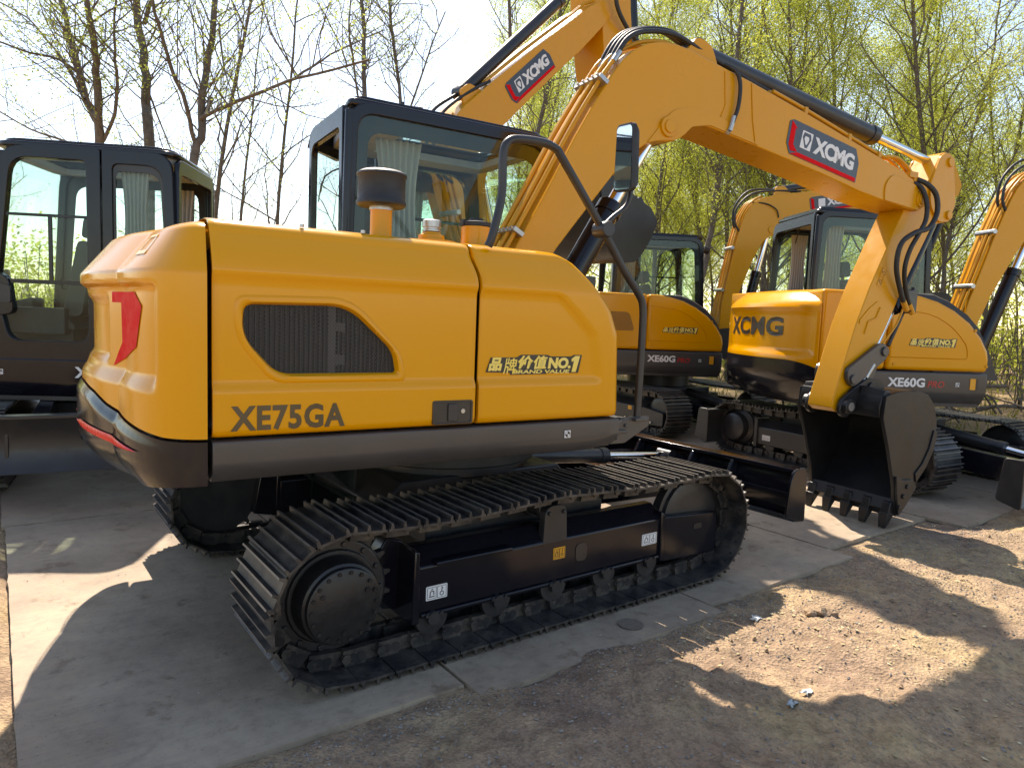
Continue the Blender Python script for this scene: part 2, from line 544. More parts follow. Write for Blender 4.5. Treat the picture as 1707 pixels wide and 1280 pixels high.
def pict_label(name, parent, frame, org, U, V, w, h, mat=WHITE, ink=INK):
    # two-panel pictogram sticker: frame lines, a hook and a small machine outline
    U = Vector(U).normalized(); V = Vector(V).normalized(); O = Vector(org)
    b = B()
    plate(b, O, U, V, rpoly([(0,0),(w,0),(w,h),(0,h)], h*0.08, 2), 0.0015, 0.0008)
    o = obj(name, b, mat, parent, frame)
    b = B()
    def bar(x0, y0, x1, y1, t):
        d = Vector((x1-x0, y1-y0)).normalized(); n_ = Vector((-d.y, d.x))*t*h
        plate(b, O, U, V, [(x0*w-n_.x, y0*h-n_.y), (x1*w-n_.x, y1*h-n_.y), (x1*w+n_.x, y1*h+n_.y), (x0*w+n_.x, y0*h+n_.y)], 0.0030, 0.0006)
    for a in (0.06, 0.53):
        bar(a, 0.10, a+0.41, 0.10, 0.012); bar(a, 0.90, a+0.41, 0.90, 0.012); bar(a, 0.10, a, 0.90, 0.012); bar(a+0.41, 0.10, a+0.41, 0.90, 0.012)
    bar(0.14, 0.25, 0.40, 0.25, 0.03); bar(0.18, 0.30, 0.20, 0.60, 0.03); bar(0.20, 0.62, 0.36, 0.62, 0.03); bar(0.36, 0.62, 0.36, 0.36, 0.03)
    bar(0.24, 0.72, 0.32, 0.80, 0.03)
    for k in range(12):
        a0, a1 = 2*PI*k/12, 2*PI*(k+1)/12
        bar(0.735+0.085*math.cos(a0), 0.36+0.085*w/h*math.sin(a0), 0.735+0.085*math.cos(a1), 0.36+0.085*w/h*math.sin(a1), 0.025)
    bar(0.735, 0.55, 0.735, 0.66, 0.03); bar(0.735, 0.66, 0.78, 0.74, 0.03); bar(0.78, 0.74, 0.72, 0.82, 0.03)
    obj('pictogram', b, ink, o)
    return o
def marker(parent, frame, org, U, V, s):
    # white square with a quartered black disc (balance mark)
    U = Vector(U).normalized(); V = Vector(V).normalized(); O = Vector(org)
    b = B()
    plate(b, O, U, V, [(0,0),(s,0),(s,s),(0,s)], 0.0015, 0.0008)
    o = obj('balance_mark', b, WHITE, parent, frame)
    b = B()
    for q in (0, 2):
        pts = [(s/2, s/2)]+[(s/2+0.38*s*math.cos(PI/2*q+PI/2*k/6), s/2+0.38*s*math.sin(PI/2*q+PI/2*k/6)) for k in range(7)]
        plate(b, O, U, V, pts, 0.0030, 0.0006)
    ro = [(s/2+0.42*s*math.cos(2*PI*k/20), s/2+0.42*s*math.sin(2*PI*k/20)) for k in range(20)]
    ri = [(s/2+0.36*s*math.cos(2*PI*k/20), s/2+0.36*s*math.sin(2*PI*k/20)) for k in range(20)]
    N = U.cross(V)
    A = [b.v(O+U*x+V*y+N*0.0032) for x, y in ro]; D = [b.v(O+U*x+V*y+N*0.0032) for x, y in ri]
    for i in range(20): b.f([A[i], A[(i+1)%20], D[(i+1)%20], D[i]])
    obj('quartered_disc', b, INK, o, recalc=False)
    return o
def hose(name, parent, frame, path, r, mat=RUB, k=8, n=8):
    b = B(); b.tube(path, r, n=n, smooth=k)
    return obj(name, b, mat, parent, frame, angle=60)
def curtain(parent, frame, p0, p1, z0, z1, folds=7, amp=0.018):
    b = B()
    p0, p1 = Vector(p0), Vector(p1)
    d = (p1-p0); n_ = Vector((-d.y, d.x, 0)).normalized()
    rows = []
    for j in range(9):
        z = z1+(z0-z1)*j/8
        row = []
        for i in range(folds*6+1):
            t = i/(folds*6)
            wv = math.sin(t*folds*2*PI)*amp*(0.7+0.5*j/8)
            narrow = 1-0.25*math.sin(PI*j/8)
            q = p0+d*(0.5+(t-0.5)*narrow)+n_*wv
            row.append((q.x, q.y, z))
        rows.append(row)
    b.grid(rows)
    return obj('curtain', b, CURT, parent, frame, angle=80)
def seat(parent, frame, x, y, z):
    b = B()
    b.prism(rpoly([(x-0.05,z),(x+0.48,z),(x+0.50,z+0.12),(x+0.05,z+0.13)], 0.04), y-0.24, y+0.24)
    b.prism(rpoly([(x-0.08,z+0.10),(x+0.06,z+0.10),(x-0.06,z+0.68),(x-0.17,z+0.66)], 0.05), y-0.23, y+0.23)
    b.prism(rpoly([(x-0.14,z+0.70),(x-0.04,z+0.70),(x-0.06,z+0.86),(x-0.15,z+0.86)], 0.04), y-0.13, y+0.13)
    b.box(x, x+0.4, y-0.2, y+0.2, z-0.22, z+0.01)
    return obj('operator_seat', b, FABRIC, parent, frame, bevel=0.015)
def cab_build(root, frame, x0, x1, y0, y1, z0, z1, zg, mid=0.62, cham=0.0, body=BLK, door_bars=True):
    """box cab: ring frames on each side, dark glass borders, panes, roof with skylight, left door"""
    b = B()
    T = 0.05
    xf = x1-0.10     # windscreen leans back
    Ro = [0.03, 0.03, 0.16, 0.14]
    # right side, one big opening above the guard panel
    so = rpoly([(x0,z0),(x1,z0),(xf,z1),(x0+0.03,z1)], Ro)
    si = rpoly([(x0+0.06,zg),(x1-0.08,zg),(xf-0.055,z1-0.06),(x0+0.085,z1-0.06)], [0.05,0.05,0.12,0.10])
    b.ring(so, si, y0, y0+T)
    # rear
    yr = y1-cham
    ro = rpoly([(y0+T+0.002,z0),(yr-0.012,z0),(yr-0.05,z1-0.035),(y0+T+0.002,z1-0.025)], [0.005,0.03,0.10,0.005])
    ri = rpoly([(y0+T+0.05,zg+0.05),(yr-0.08,zg+0.05),(yr-0.10,z1-0.14),(y0+T+0.05,z1-0.13)], [0.04,0.04,0.07,0.04])
    b.ring(ro, ri, x0+0.012, x0+T, axis='x')
    def corner(za, zb, t_=T, d=0.0):
        k_ = lambda z: (z-z0)/(z1-0.03-z0)*0.03
        return [(x0+0.012+d,yr,za),(x0+t_,yr,za),(x0+cham+0.02,y1-t_-k_(za),za),(x0+cham-0.03+d,y1-0.01-d-k_(za),za),(x0+0.012+d+k_(zb)*0.6,yr-0.02,zb),(x0+t_,yr-0.02,zb),(x0+cham+0.02,y1-t_-k_(zb),zb),(x0+cham-0.02+d,y1-0.01-d-k_(zb),zb)]
    if cham:
        b.hexa(corner(z0, zg+0.05)); b.hexa(corner(z1-0.13, z1-0.03))
    # left side: rear panel and door frame
    xr = x0+cham
    xm = x0+(x1-x0)*(1-mid)
    lo = rpoly([(xr,z0),(xm-0.006,z0),(xm-0.006,z1-0.012),(xr+0.05,z1-0.012)], [0.02,0.01,0.01,0.14])
    li = rpoly([(xr+0.07,zg),(xm-0.075,zg),(xm-0.075,z1-0.11),(xr+0.12,z1-0.11)], [0.05,0.05,0.05,0.12])
    b.ring(lo, li, y1-T, y1)
    # front
    b.box(x1-0.05, x1-0.002, y0+T+0.002, y1-T-0.002, z0, z0+0.12)
    for yy in (y0+0.025, y1-0.025):
        b.hexa([(x1-0.055,yy-0.024,z0),(x1-0.002,yy-0.024,z0),(x1-0.002,yy+0.024,z0),(x1-0.055,yy+0.024,z0),(xf-0.055,yy-0.024,z1-0.06),(xf-0.002,yy-0.024,z1-0.06),(xf-0.002,yy+0.024,z1-0.06),(xf-0.055,yy+0.024,z1-0.06)])
    # corner posts soften the edges
    for px, py in ((x0+0.022, y0+0.022),):
        b.cyl((px, py, z0), (px+0.02, py, z1-0.05), 0.026, n=12)
    # floor
    b.box(x0+0.06, x1-0.06, y0+0.055, y1-0.055, z0+0.005, z0+0.06)
    cab = obj('cab', b, body, root, frame, bevel=0.006)
    # roof
    b = B()
    ro = rpoly([(x0+0.03,y0+0.005),(xf+0.03,y0+0.005),(xf+0.03,y1-0.005),(x0+0.03+cham*0.6,y1-0.005)], [0.06,0.14,0.14,0.16])
    ri = rpoly([(x0+0.45,y0+0.13),(x1-0.20,y0+0.13),(x1-0.20,y1-0.24),(x0+0.45,y1-0.24)], 0.05)
    b.ring(ro, ri, z1-0.028, z1+0.012, axis='z')
    rr = [((x-(x0+x1)/2)*0.94+(x0+x1)/2, (y-(y0+y1)/2)*0.92+(y0+y1)/2) for x, y in ro]
    b.ring(rr, ri, z1+0.010, z1+0.038, axis='z')
    roof = obj('roof', b, body, cab, bevel=0.012)
    b = B()
    b.ring([((x-(x0+x1)/2)*0.95+(x0+x1)/2, (y-(y0+y1)/2)*0.90+(y0+y1)/2) for x, y in ro], [((x-(x0+x1)/2)*1.02+(x0+x1)/2, (y-(y0+y1)/2)*1.02+(y0+y1)/2) for x, y in ri], z1-0.075, z1-0.030, axis='z')
    obj('headliner', b, TRIM, cab)
    if cham:
        b = B(); b.hexa(corner(zg+0.052, z1-0.132, 0.03, 0.012)); obj('corner_window', b, GLASS, cab)
    b = B(); b.prism(ri, z1+0.0, z1+0.006, axis='z'); obj('skylight', b, GLASS, roof)
    # panes and their dark printed borders
    def pane(nm, outer, inner, c0, c1, axis):
        b = B(); b.prism([( (p[0]), (p[1])) for p in outer], c0, c0+(c1-c0)*0.4, axis)
        o = obj(nm, b, GLASS, cab)
        b = B(); b.ring(outer, inner, c0+(c1-c0)*0.45, c1, axis)
        obj('pane_border', b, INK, o)
    def shrink(P, fx0, fx1, fz0, fz1):
        xs = [p[0] for p in P]; zs = [p[1] for p in P]
        a, c, d, e = min(xs), max(xs), min(zs), max(zs)
        return [(a+fx0+(p[0]-a)/(c-a)*(c-a-fx0-fx1), d+fz0+(p[1]-d)/(e-d)*(e-d-fz0-fz1)) for p in P]
    pane('side_window', shrink(si,-.004,-.004,-.004,-.004), shrink(si,.06,.07,.04,.085), y0+0.012, y0+0.022, 'y')
    pane('rear_window', shrink(ri,-.004,-.004,-.004,-.004), shrink(ri,.03,.03,.03,.04), x0+0.026, x0+0.034, 'x')
    pane('left_window', shrink(li,-.004,-.004,-.004,-.004), shrink(li,.02,.02,.02,.05), y1-0.024, y1-0.014, 'y')
    b = B()
    b.hexa([(x1-0.035,y0+T,z0+0.12),(x1-0.029,y0+T,z0+0.12),(x1-0.029,y1-T,z0+0.12),(x1-0.035,y1-T,z0+0.12),(xf-0.035,y0+T,z1-0.03),(xf-0.029,y0+T,z1-0.03),(xf-0.029,y1-T,z1-0.03),(xf-0.035,y1-T,z1-0.03)])
    obj('windscreen', b, GLASS, cab)
    # door on the left side
    b = B()
    do = rpoly([(xm+0.004,z0+0.02),(x1-0.02,z0+0.02),(x1-0.012,zg-0.1),(xf-0.01,z1-0.016),(xm+0.004,z1-0.016)], [0.02,0.04,0.03,0.20,0.01])
    di = rpoly([(xm+0.10,z0+0.16),(x1-0.16,z0+0.16),(x1-0.09,zg-0.06),(xf-0.10,z1-0.10),(xm+0.10,z1-0.10)], [0.09,0.09,0.05,0.12,0.05])
    b.ring(do, di, y1-T-0.004, y1+0.006)
    b.prism(rpoly([(x1-0.20,zg-0.20),(x1-0.05,zg-0.22),(x1-0.05,zg+0.12),(x1-0.17,zg+0.06)], 0.05), y1-T, y1+0.012)
    door = obj('door', b, body, cab, bevel=0.006)
    b = B(); b.prism(di, y1-0.026, y1-0.020); obj('door_pane', b, GLASS, door)
    if door_bars:
        b = B()
        zb = zg+0.02
        b.box(xm+0.09, x1-0.10, y1-0.019, y1-0.004, zb, zb+0.03)
        b.box(xm+0.09, x1-0.10, y1-0.019, y1-0.004, zb+0.48, zb+0.50)
        b.box((xm+x1)/2-0.06, (xm+x1)/2-0.035, y1-0.018, y1-0.005, zb+0.03, zb+0.48)
        obj('door_rail', b, body, door)
    b = B()
    b.prism(rpoly([(x1-0.19,zg-0.12),(x1-0.09,zg-0.12),(x1-0.09,zg+0.02),(x1-0.19,zg+0.0)], 0.02), y1+0.013, y1+0.030)
    obj('door_handle', b, SATIN, door)
    return cab
# ---------------------------------------------------------------- the main excavator (undercarriage along +X, upper swung a little)
SW = -0.0731
FRAMES['b'] = Matrix.Rotation(SW, 4, 'Z')
FRAMES['m'] = FRAMES['b'] @ Matrix.Translation((0.2, -0.28, 0)) @ Matrix.Rotation(-0.07, 4, 'Z')
XU, YU, ZU = (1,0,0), (0,1,0), (0,0,1)

def main_excavator():
    t = thing('excavator', 'large yellow excavator in the foreground, mesh side vent, open bucket resting on plates', 'excavator')
    # ---- crawler tracks
    xa, xb, r, w, pitch = -1.05, 1.13, 0.325, 0.45, 0.154
    sag = [(-1.05, 0), (-0.85, -0.014), (-0.55, -0.018), (-0.2, 0.0), (0.0, 0.012), (0.25, 0.002), (0.6, -0.014), (0.95, -0.008), (1.13, 0)]
    for side, yc in ((-1, -0.875), (1, 0.875)):
        tr = obj('crawler_track', track_belt(xa, xb, r, yc, w, pitch, sag, 0.045, True, side), TRK, t, angle=30)
        tr.data.materials.append(INK); tr.data.materials.append(WORN)
        b = sprocket_mesh(xa, 0.325, yc, 0.272, 19)
        b.lathe((xa, yc+side*0.02, 0.325), (0, side, 0), [(0, 0.235), (0.022, 0.235), (0.03, 0.225), (0.03, 0.19), (0.045, 0.185)])
        bolts(b, xa, 0.325, yc+side*0.048, 0.208, 14, 0.013, side)
        sp = obj('sprocket', b, SATIN, t, bevel=0.002)
        b = B()
        yo = yc+side*0.05
        b.lathe((xa, yo, 0.325), (0, side, 0), [(0, 0.172), (0.075, 0.168), (0.10, 0.160), (0.105, 0.150), (0.112, 0.148), (0.125, 0.148), (0.128, 0.143), (0.128, 0.0)], 40)
        bolts(b, xa, 0.325, yo+side*0.128, 0.133, 18, 0.0085, side, 0.006)
        bolts(b, xa, 0.325, yo+side*0.128, 0.105, 3, 0.010, side, 0.006, 0.5)
        obj('motor_cover', b, BUCK, sp)
        # front idler
        b = B()
        b.lathe((xb, yc-0.06, 0.325), (0, 1, 0), [(0, 0.14), (0, 0.20), (0.01, 0.235), (0.03, 0.24), (0.035, 0.262), (0.085, 0.262), (0.09, 0.24), (0.11, 0.235), (0.12, 0.20), (0.12, 0.14)], 40)
        obj('idler', b, SATIN, t)
        # frame beam with sloping top, guards and front yoke
        b = B()
        yo, yi = yc+side*0.105, yc-side*0.105
        sec = [(yo, 0.185), (yo, 0.385), (yc+side*0.02, 0.455), (yc-side*0.03, 0.455), (yi, 0.385), (yi, 0.185)]
        b.prism(sec, -0.70, 0.82, axis='x')
        b.prism([(yo+side*0.012, 0.165), (yo+side*0.012, 0.185), (yi, 0.184), (yi, 0.165)], -0.68, 0.80, axis='x')
        b.prism([(-0.86, 0.20), (-0.70, 0.165), (-0.70, 0.47), (-0.78, 0.50), (-0.82, 0.44)], yc-side*0.10, yc-side*0.02)
        b.prism([(-0.73, 0.15), (-0.695, 0.15), (-0.695, 0.46), (-0.72, 0.47)], yi, yo+side*0.02)
        b.prism([(0.80, 0.15), (0.835, 0.15), (0.835, 0.40), (0.80, 0.43)], yi, yo+side*0.016)
        b.prism([(-0.62, 0.39), (-0.22, 0.39), (-0.22, 0.408), (-0.62, 0.408)], yo-side*0.13, yo+side*0.03)
        fr = obj('track_frame', b, BLK, t, bevel=0.006)
        b = B()
        b.prism(rpoly([(0.84, 0.135), (1.30, 0.12), (1.30, 0.36), (0.84, 0.39)], [0.01,0.03,0.03,0.01]), yo-side*0.035, yo)
        b.prism([(0.84, 0.362), (1.28, 0.335), (1.28, 0.353), (0.84, 0.382)], yi+side*0.03, yo-side*0.036)
        b.box(0.84, 1.1, min(yi, yi+side*0.03), max(yi, yi+side*0.03), 0.14, 0.37)
        b.box(0.836, 0.90, min(yi+side*.031, yo-side*.036), max(yi+side*.031, yo-side*.036), 0.14, 0.34)
        obj('idler_guard', b, BLK, fr, bevel=0.008)
        b = B()
        yf = yo+side*0.002
        b.prism(rpoly([(0.19, 0.255), (0.265, 0.255), (0.265, 0.345), (0.19, 0.345)], 0.03), yf, yf+side*0.0015)
        obj('frame_slot', b, INK, fr)
        b = B()
        b.prism(rpoly([(1.09, 0.285), (1.16, 0.285), (1.16, 0.315), (1.09, 0.315)], 0.012), yo+side*0.001, yo+side*0.0025)
        obj('frame_slot', b, INK, fr)
        # carrier roller with bracket
        b = B()
        b.prism(rpoly([(-0.02, 0.38), (0.13, 0.38), (0.12, 0.56), (-0.01, 0.56)], [0.005, 0.005, 0.05, 0.05]), yc+side*0.06, yc+side*0.105)
        b.cyl((0.055, yc-side*0.09, 0.53), (0.055, yc+side*0.058, 0.53), 0.055, n=24)
        b.cyl((0.055, yc-side*0.09, 0.53), (0.055, yc-side*0.06, 0.53), 0.068, n=24)
        b.cyl((0.055, yc+side*0.03, 0.53), (0.055, yc+side*0.058, 0.53), 0.068, n=24)
        for xx in (0.01, 0.10): b.cyl((xx, yc+side*0.10, 0.525), (xx, yc+side*0.118, 0.525), 0.011, n=6)
        obj('carrier_roller', b, SATIN, t, bevel=0.003)
        for xx in (-0.62, -0.28, 0.06, 0.40, 0.72):
            b = B()
            b.lathe((xx, yc-0.10, 0.158), (0, 1, 0), [(0, 0.05), (0, 0.078), (0.03, 0.078), (0.035, 0.062), (0.165, 0.062), (0.17, 0.078), (0.20, 0.078), (0.20, 0.05)], 20)
            b.cyl((xx, yc+side*0.10, 0.158), (xx, yc+side*0.125, 0.158), 0.03, n=12)
            b.box(xx-0.05, xx+0.05, yc+side*0.085-0.012, yc+side*0.085+0.012, 0.145, 0.19)
            for q in (-0.035, 0.035): b.cyl((xx+q, yc+side*0.108, 0.176), (xx+q, yc+side*0.126, 0.176), 0.009, n=6)
            obj('track_roller', b, SATIN, t)
        if side < 0:
            yl = yo
            pict_label('lifting_label', fr, None, (-0.655, yl, 0.235), XU, ZU, 0.105, 0.062)
            pict_label('warning_label', fr, None, (0.045, yl, 0.29), XU, ZU, 0.075, 0.058, DECY)
            pict_label('lifting_label', fr, None, (0.665, yl, 0.255), XU, ZU, 0.115, 0.062)
    # ---- car body and slew ring
    b = B()
    b.box(-0.55, 0.55, -0.78, 0.78, 0.40, 0.52)
    b.prism([(-0.50, 0.36), (0.50, 0.36), (0.62, 0.50), (0.50, 0.62), (-0.50, 0.62), (-0.62, 0.50)], -0.45, 0.45)
    b.cyl((0, 0, 0.60), (0, 0, 0.78), 0.48, n=48)
    b.cyl((0, 0, 0.66), (0, 0, 0.74), 0.53, n=48)
    obj('undercarriage', b, SATIN, t, bevel=0.008)
    # ---- dozer blade
    b = B()
    prof = []
    for k in range(9):
        a = k/8
        prof.append((2.02+0.055*(2*a-1)**2-0.02, 0.225+0.33*a))
    back = [(x-0.02, z) for x, z in prof]
    b.prism(prof+back[::-1], -1.08, 1.08)
    b.prism([(1.95, 0.535), (2.06, 0.535), (2.06, 0.56), (1.95, 0.56)], -1.08, 1.08)
    b.prism([(1.97, 0.37), (2.0, 0.37), (2.0, 0.40), (1.97, 0.40)], -1.07, 1.07)
    b.prism([(1.95, 0.225), (2.04, 0.215), (2.04, 0.255), (1.97, 0.255)], -1.08, 1.08)
    for yy in (-1.095, 1.08):
        b.prism(rpoly([(1.84, 0.27), (2.05, 0.215), (2.04, 0.53), (2.02, 0.575), (1.90, 0.565), (1.87, 0.5)], 0.03), yy, yy+0.018)
    for yy in (-0.60, -0.26, 0.26, 0.60):
        b.prism([(1.80, 0.30), (1.985, 0.24), (1.985, 0.535), (1.94, 0.54)], yy-0.012, yy+0.012)
    bl = obj('dozer_blade', b, BLK, t, bevel=0.004)
    b = B()
    for yy in (-0.36, 0.36):
        b.prism([(0.50, 0.33), (1.98, 0.28), (1.98, 0.44), (1.0, 0.47), (0.50, 0.50)], yy-0.05, yy+0.05)
    b.box(1.25, 1.45, -0.31, 0.31, 0.34, 0.44)
    obj('blade_arm', b, BLK, bl, bevel=0.006)
    hydraulic('blade_cylinder', bl, None, (0.50, 0, 0.58), (1.96, 0, 0.46), 0.05, 0.025, 0.55)

    # ---- upper structure: deck
    b = B()
    b.box(-1.42, 0.42, -0.985, 0.98, 0.835, 0.97)
    b.box(-1.30, 1.04, 0.03, 0.99, 0.84, 0.99)
    b.prism([(-0.5, 0.78), (0.72, 0.78), (0.78, 0.86), (0.72, 0.95), (-0.5, 0.95)], -0.36, 0.02)
    b.box(-1.40, 0.30, -0.97, 0.97, 0.99, 1.66)
    obj('upper_frame', b, SATIN, t, 'b')
    # ---- right-hand skirt
    b = B()
    sk = [(-1.030, 0.982), (-1.058, 0.978), (-1.062, 0.905), (-1.052, 0.872), (-1.010, 0.828), (-0.93, 0.826), (-0.93, 0.98)]
    xs = [-1.430+i*1.85/40 for i in range(41)]
    rows = []
    for x in xs:
        lift = 0.02*sstep(0.25, 0.42, x)
        rows.append([(x, y, z+(lift if z < 0.9 else 0)) for y, z in sk])
    V = b.grid(rows, close=True)
    b.f(V[0][::-1]); b.f(V[-1])
    skirt = obj('side_skirt', b, GREY, t, 'b', bevel=0.004, angle=40)
    marker(skirt, None, (0.085, -1.0625, 0.905), XU, ZU, 0.034)
    # left-hand skirt and step
    b = B()
    b.box(-1.43, 1.06, 0.99, 1.05, 0.84, 0.98)
    obj('side_skirt', b, GREY, t, 'b', bevel=0.02)

    # ---- side panels with pressed recess
    def rec_depth(x, z):
        a = sstep(1.155, 1.185, z)*(1-sstep(1.535, 1.575, z))
        # forward limit: upper corner swept back
        xl = lerp_tab([(1.12, 0.275), (1.38, 0.225), (1.47, 0.13), (1.56, 0.02)], z)
        a *= 1-sstep(xl-0.02, xl+0.035, x)
        # raised rim round the vent
        return 0.015*a
    def panel(name, xa_, xb_of, front_round, vent=None):
        sec = [(-1.018, 0.990), (-1.040, 0.992), (-1.054, 1.002), (-1.060, 1.02)]
        z = 1.02
        while z < 1.56:
            z += 0.0125
            sec.append((-1.060, z))
        for k in range(1, 15):
            a = k/14
            sec.append((-1.060+0.065*a**1.5, 1.57+0.14*a))
        for k in range(1, 9):
            a = k/8*PI/2*0.9
            sec.append((-0.995+0.05*(1-math.cos(a))+0.01*k/8, 1.71+0.045*math.sin(a)))
        sec += [(-0.90, 1.762), (-0.70, 1.766), (-0.40, 1.768)]
        nx = 72
        rows = []
        for (y, z) in sec:
            x1 = xb_of(z)
            row = []
            for i in range(nx+1):
                x = xa_(z)+(x1-xa_(z))*i/nx
                yy = y+(rec_depth(x, z) if y < -1.03 else 0)
                d = x1-x
                if front_round and d < front_round:
                    yy += front_round-math.sqrt(max(0, front_round**2-(front_round-d)**2))
                e = min(x-xa_(z), x1-x if not front_round else 9)
                if e < 0.008: yy += 0.008-math.sqrt(max(0, 0.008**2-(0.008-e)**2))
                row.append((x, yy, z))
            if front_round:
                row.append((x1-0.002, min(-0.40, y+0.35), z)); row.append((x1-0.002, -0.40, z))
            else:
                row.append((x1, y+0.03 if y < -0.5 else y, z))
            row.insert(0, (xa_(z), y+0.03 if y < -0.5 else y, z))
            rows.append(row)
        b = B()
        V = b.grid(rows)
        if vent:
            dead = []
            for f in b.bm.faces:
                c = f.calc_center_median()
                if c.y < -1.0 and inside((c.x, c.z), vent_cut): dead.append(f)
            bmesh.ops.delete(b.bm, geom=dead, context='FACES')
        for f in b.bm.faces: f.normal_update()
        return obj(name, b, YEL, t, 'b', angle=50)
    vent = rpoly([(-1.206, 1.212), (-0.742, 1.212), (-0.757, 1.300), (-0.945, 1.470), (-1.324, 1.462), (-1.325, 1.345)], [0.05, 0.015, 0.08, 0.08, 0.035, 0.07], 6)
    grow = lambda P, g: [((p[0]+1.03)*(1+g/0.29)-1.03, (p[1]-1.34)*(1+g/0.13)+1.34) for p in P]
    vent_cut = grow(vent, 0.013)
    door = panel('engine_door', lambda z: -1.428, lambda z: -0.388-0.016*sstep(1.60, 1.70, z), 0, vent)
    b = B()
    # pressed lip of the vent, sloping inwards
    loops = [(grow(vent, 0.034), -1.0435), (grow(vent, 0.031), -1.0475), (grow(vent, 0.022), -1.0500), (grow(vent, 0.008), -1.0490), (grow(vent, 0.0), -1.032), (grow(vent, -0.002), -1.020)]
    V = [[b.v((x, y, z)) for x, z in P] for P, y in loops]
    n = len(vent)
    for A, D in zip(V, V[1:]):
        for i in range(n): b.f([A[i], A[(i+1) % n], D[(i+1) % n], D[i]])
    obj('vent_rim', b, YEL, door, angle=60)
    b = B(); b.prism(grow(vent, 0.004), -1.022, -1.018)
    vg = obj('vent_grille', b, GRILLE, door)
    b = B()
    for q in range(34): b.box(-1.33+q*0.018, -1.327+q*0.018, -0.996, -0.971, 1.20, 1.475)
    rad = obj('radiator', b, paint('radiator_fin', (0.10, 0.10, 0.10), 0.5, 0), door)
    b = B()
    b.box(-1.012, -0.982, -1.005, -0.997, 1.20, 1.475)
    for zz in (1.245, 1.37): b.box(-0.981, -0.945, -1.004, -0.997, zz, zz+0.035)
    obj('radiator_bracket', b, paint('grille_backing', (0.15, 0.15, 0.15), 0.6, 0), door)
    text('model_lettering', 'XE75GA', BROWNINK, door, (-1.372, -1.0605, 1.012), XU, ZU, 0.412, 0.092, bold=0.034, spacing=1.10, off=0.0012)
    b = B()
    b.ring(rpoly([(-0.592, 0.998), (-0.405, 0.998), (-0.405, 1.098), (-0.592, 1.098)], 0.012), rpoly([(-0.583, 1.006), (-0.414, 1.006), (-0.414, 1.090), (-0.583, 1.090)], 0.010), -1.066, -1.055)
    b.prism(rpoly([(-0.590, 1.0), (-0.407, 1.0), (-0.407, 1.096), (-0.590, 1.096)], 0.012), -1.0618, -1.058)
    h = obj('latch_handle', b, INK, door, bevel=0.0015)
    b = B()
    b.prism(rpoly([(-0.522, 1.012), (-0.478, 1.012), (-0.478, 1.084), (-0.522, 1.084)], 0.006), -1.070, -1.0620)
    obj('paddle', b, SATIN, h, bevel=0.002)
    b = B(); b.cyl((-0.452, -1.061, 1.052), (-0.452, -1.0665, 1.052), 0.0095, n=16); obj('key_lock', b, ALU, h)
    front_x = lambda z: lerp_tab([(0.98, 0.425), (1.38, 0.405), (1.50, 0.355), (1.60, 0.265), (1.71, 0.165), (1.752, 0.08), (1.77, 0.005)], z)
    seam = lambda z: -0.372-0.016*sstep(1.60, 1.70, z)
    fc = panel('side_cover', seam, front_x, 0.055)
    slogan(fc, None, (-0.338, -1.0450, 1.200), XU, ZU, 0.515, 0.088)
    # inner wall of the right-hand housing, closes it towards the boom
    b = B()
    b.prism([(-1.42, 0.98), (0.40, 0.98), (0.38, 1.38), (0.32, 1.50), (0.14, 1.70), (-0.02, 1.755), (-1.42, 1.755)], -0.42, -0.395)
    obj('housing_wall', b, YEL, t, 'b')
    # top hood behind the cab
    b = B()
    b.prism(rpoly([(-1.425, 1.60), (-0.66, 1.60), (-0.66, 1.775), (-1.425, 1.775)], [0.01, 0.01, 0.02, 0.01]), -0.39, 0.98)
    obj('engine_hood', b, YEL, t, 'b', bevel=0.02)

    # ---- counterweight: lofted shell
    cpts = []
    def plan():
        P = [Vector((-1.446, -1.060))]
        c0, c1, c2, c3 = Vector((-1.446, -1.060)), Vector((-1.56, -1.058)), Vector((-1.655, -0.95)), Vector((-1.690, -0.62))
        for k in range(1, 17):
            s = k/16
            P.append(c0*(1-s)**3+c1*3*s*(1-s)**2+c2*3*s*s*(1-s)+c3*s**3)
        th0 = math.asin(0.62/1.80)
        for k in range(1, 25):
            th = -th0+2*th0*k/24
            P.append(Vector((-1.80*math.cos(th), 1.80*math.sin(th))))
        for p in P[15::-1]: P.append(Vector((p.x, -p.y)))
        return P
    P = plan()
    N = []
    for i in range(len(P)):
        d = (P[min(i+1, len(P)-1)]-P[max(i-1, 0)]).normalized()
        N.append(Vector((-abs(d.y) if True else 0, d.x)) if False else Vector((-(-d.y)*-1, -d.x)) if False else Vector((d.y, -d.x)))
    N = [(-n if n.dot(p) < 0 else n) for n, p in zip(N, P)]
    S = [0]
    for a, c in zip(P, P[1:]): S.append(S[-1]+(c-a).length)
    TOT = S[-1]
    def zb(s):      # seam between yellow shell and black base
        e = min(s, TOT-s)
        return lerp_tab([(0.0, 0.985), (0.15, 0.988), (0.26, 1.0), (0.45, 1.022), (0.66, 1.055), (0.80, 1.088), (1.0, 1.112), (1.3, 1.118)], e)
    def inset(s, z):
        e = min(s, TOT-s)
        back = sstep(0.0, 0.55, e)
        d = 0.0
        if z > 1.565: d += (0.085+0.055*back)*((z-1.565)/0.177)
        if z > 1.715: d += 0.05*((z-1.715)/0.03)**2
        rc = sstep(1.135, 1.205, z)*(1-sstep(1.500, 1.530, z))*sstep(0.175, 0.225, e)
        d += 0.028*rc
        rc2 = sstep(1.20, 1.25, z)*(1-sstep(1.44, 1.49, z))*sstep(0.70, 0.76, e)
        d += 0.022*rc2
        if z < 0.92: d += (0.012+0.045*back)*((0.92-z)/0.12)**2.0
        if z < zb(s)-0.004: d -= 0.018*back*sstep(0, 0.05, zb(s)-z)
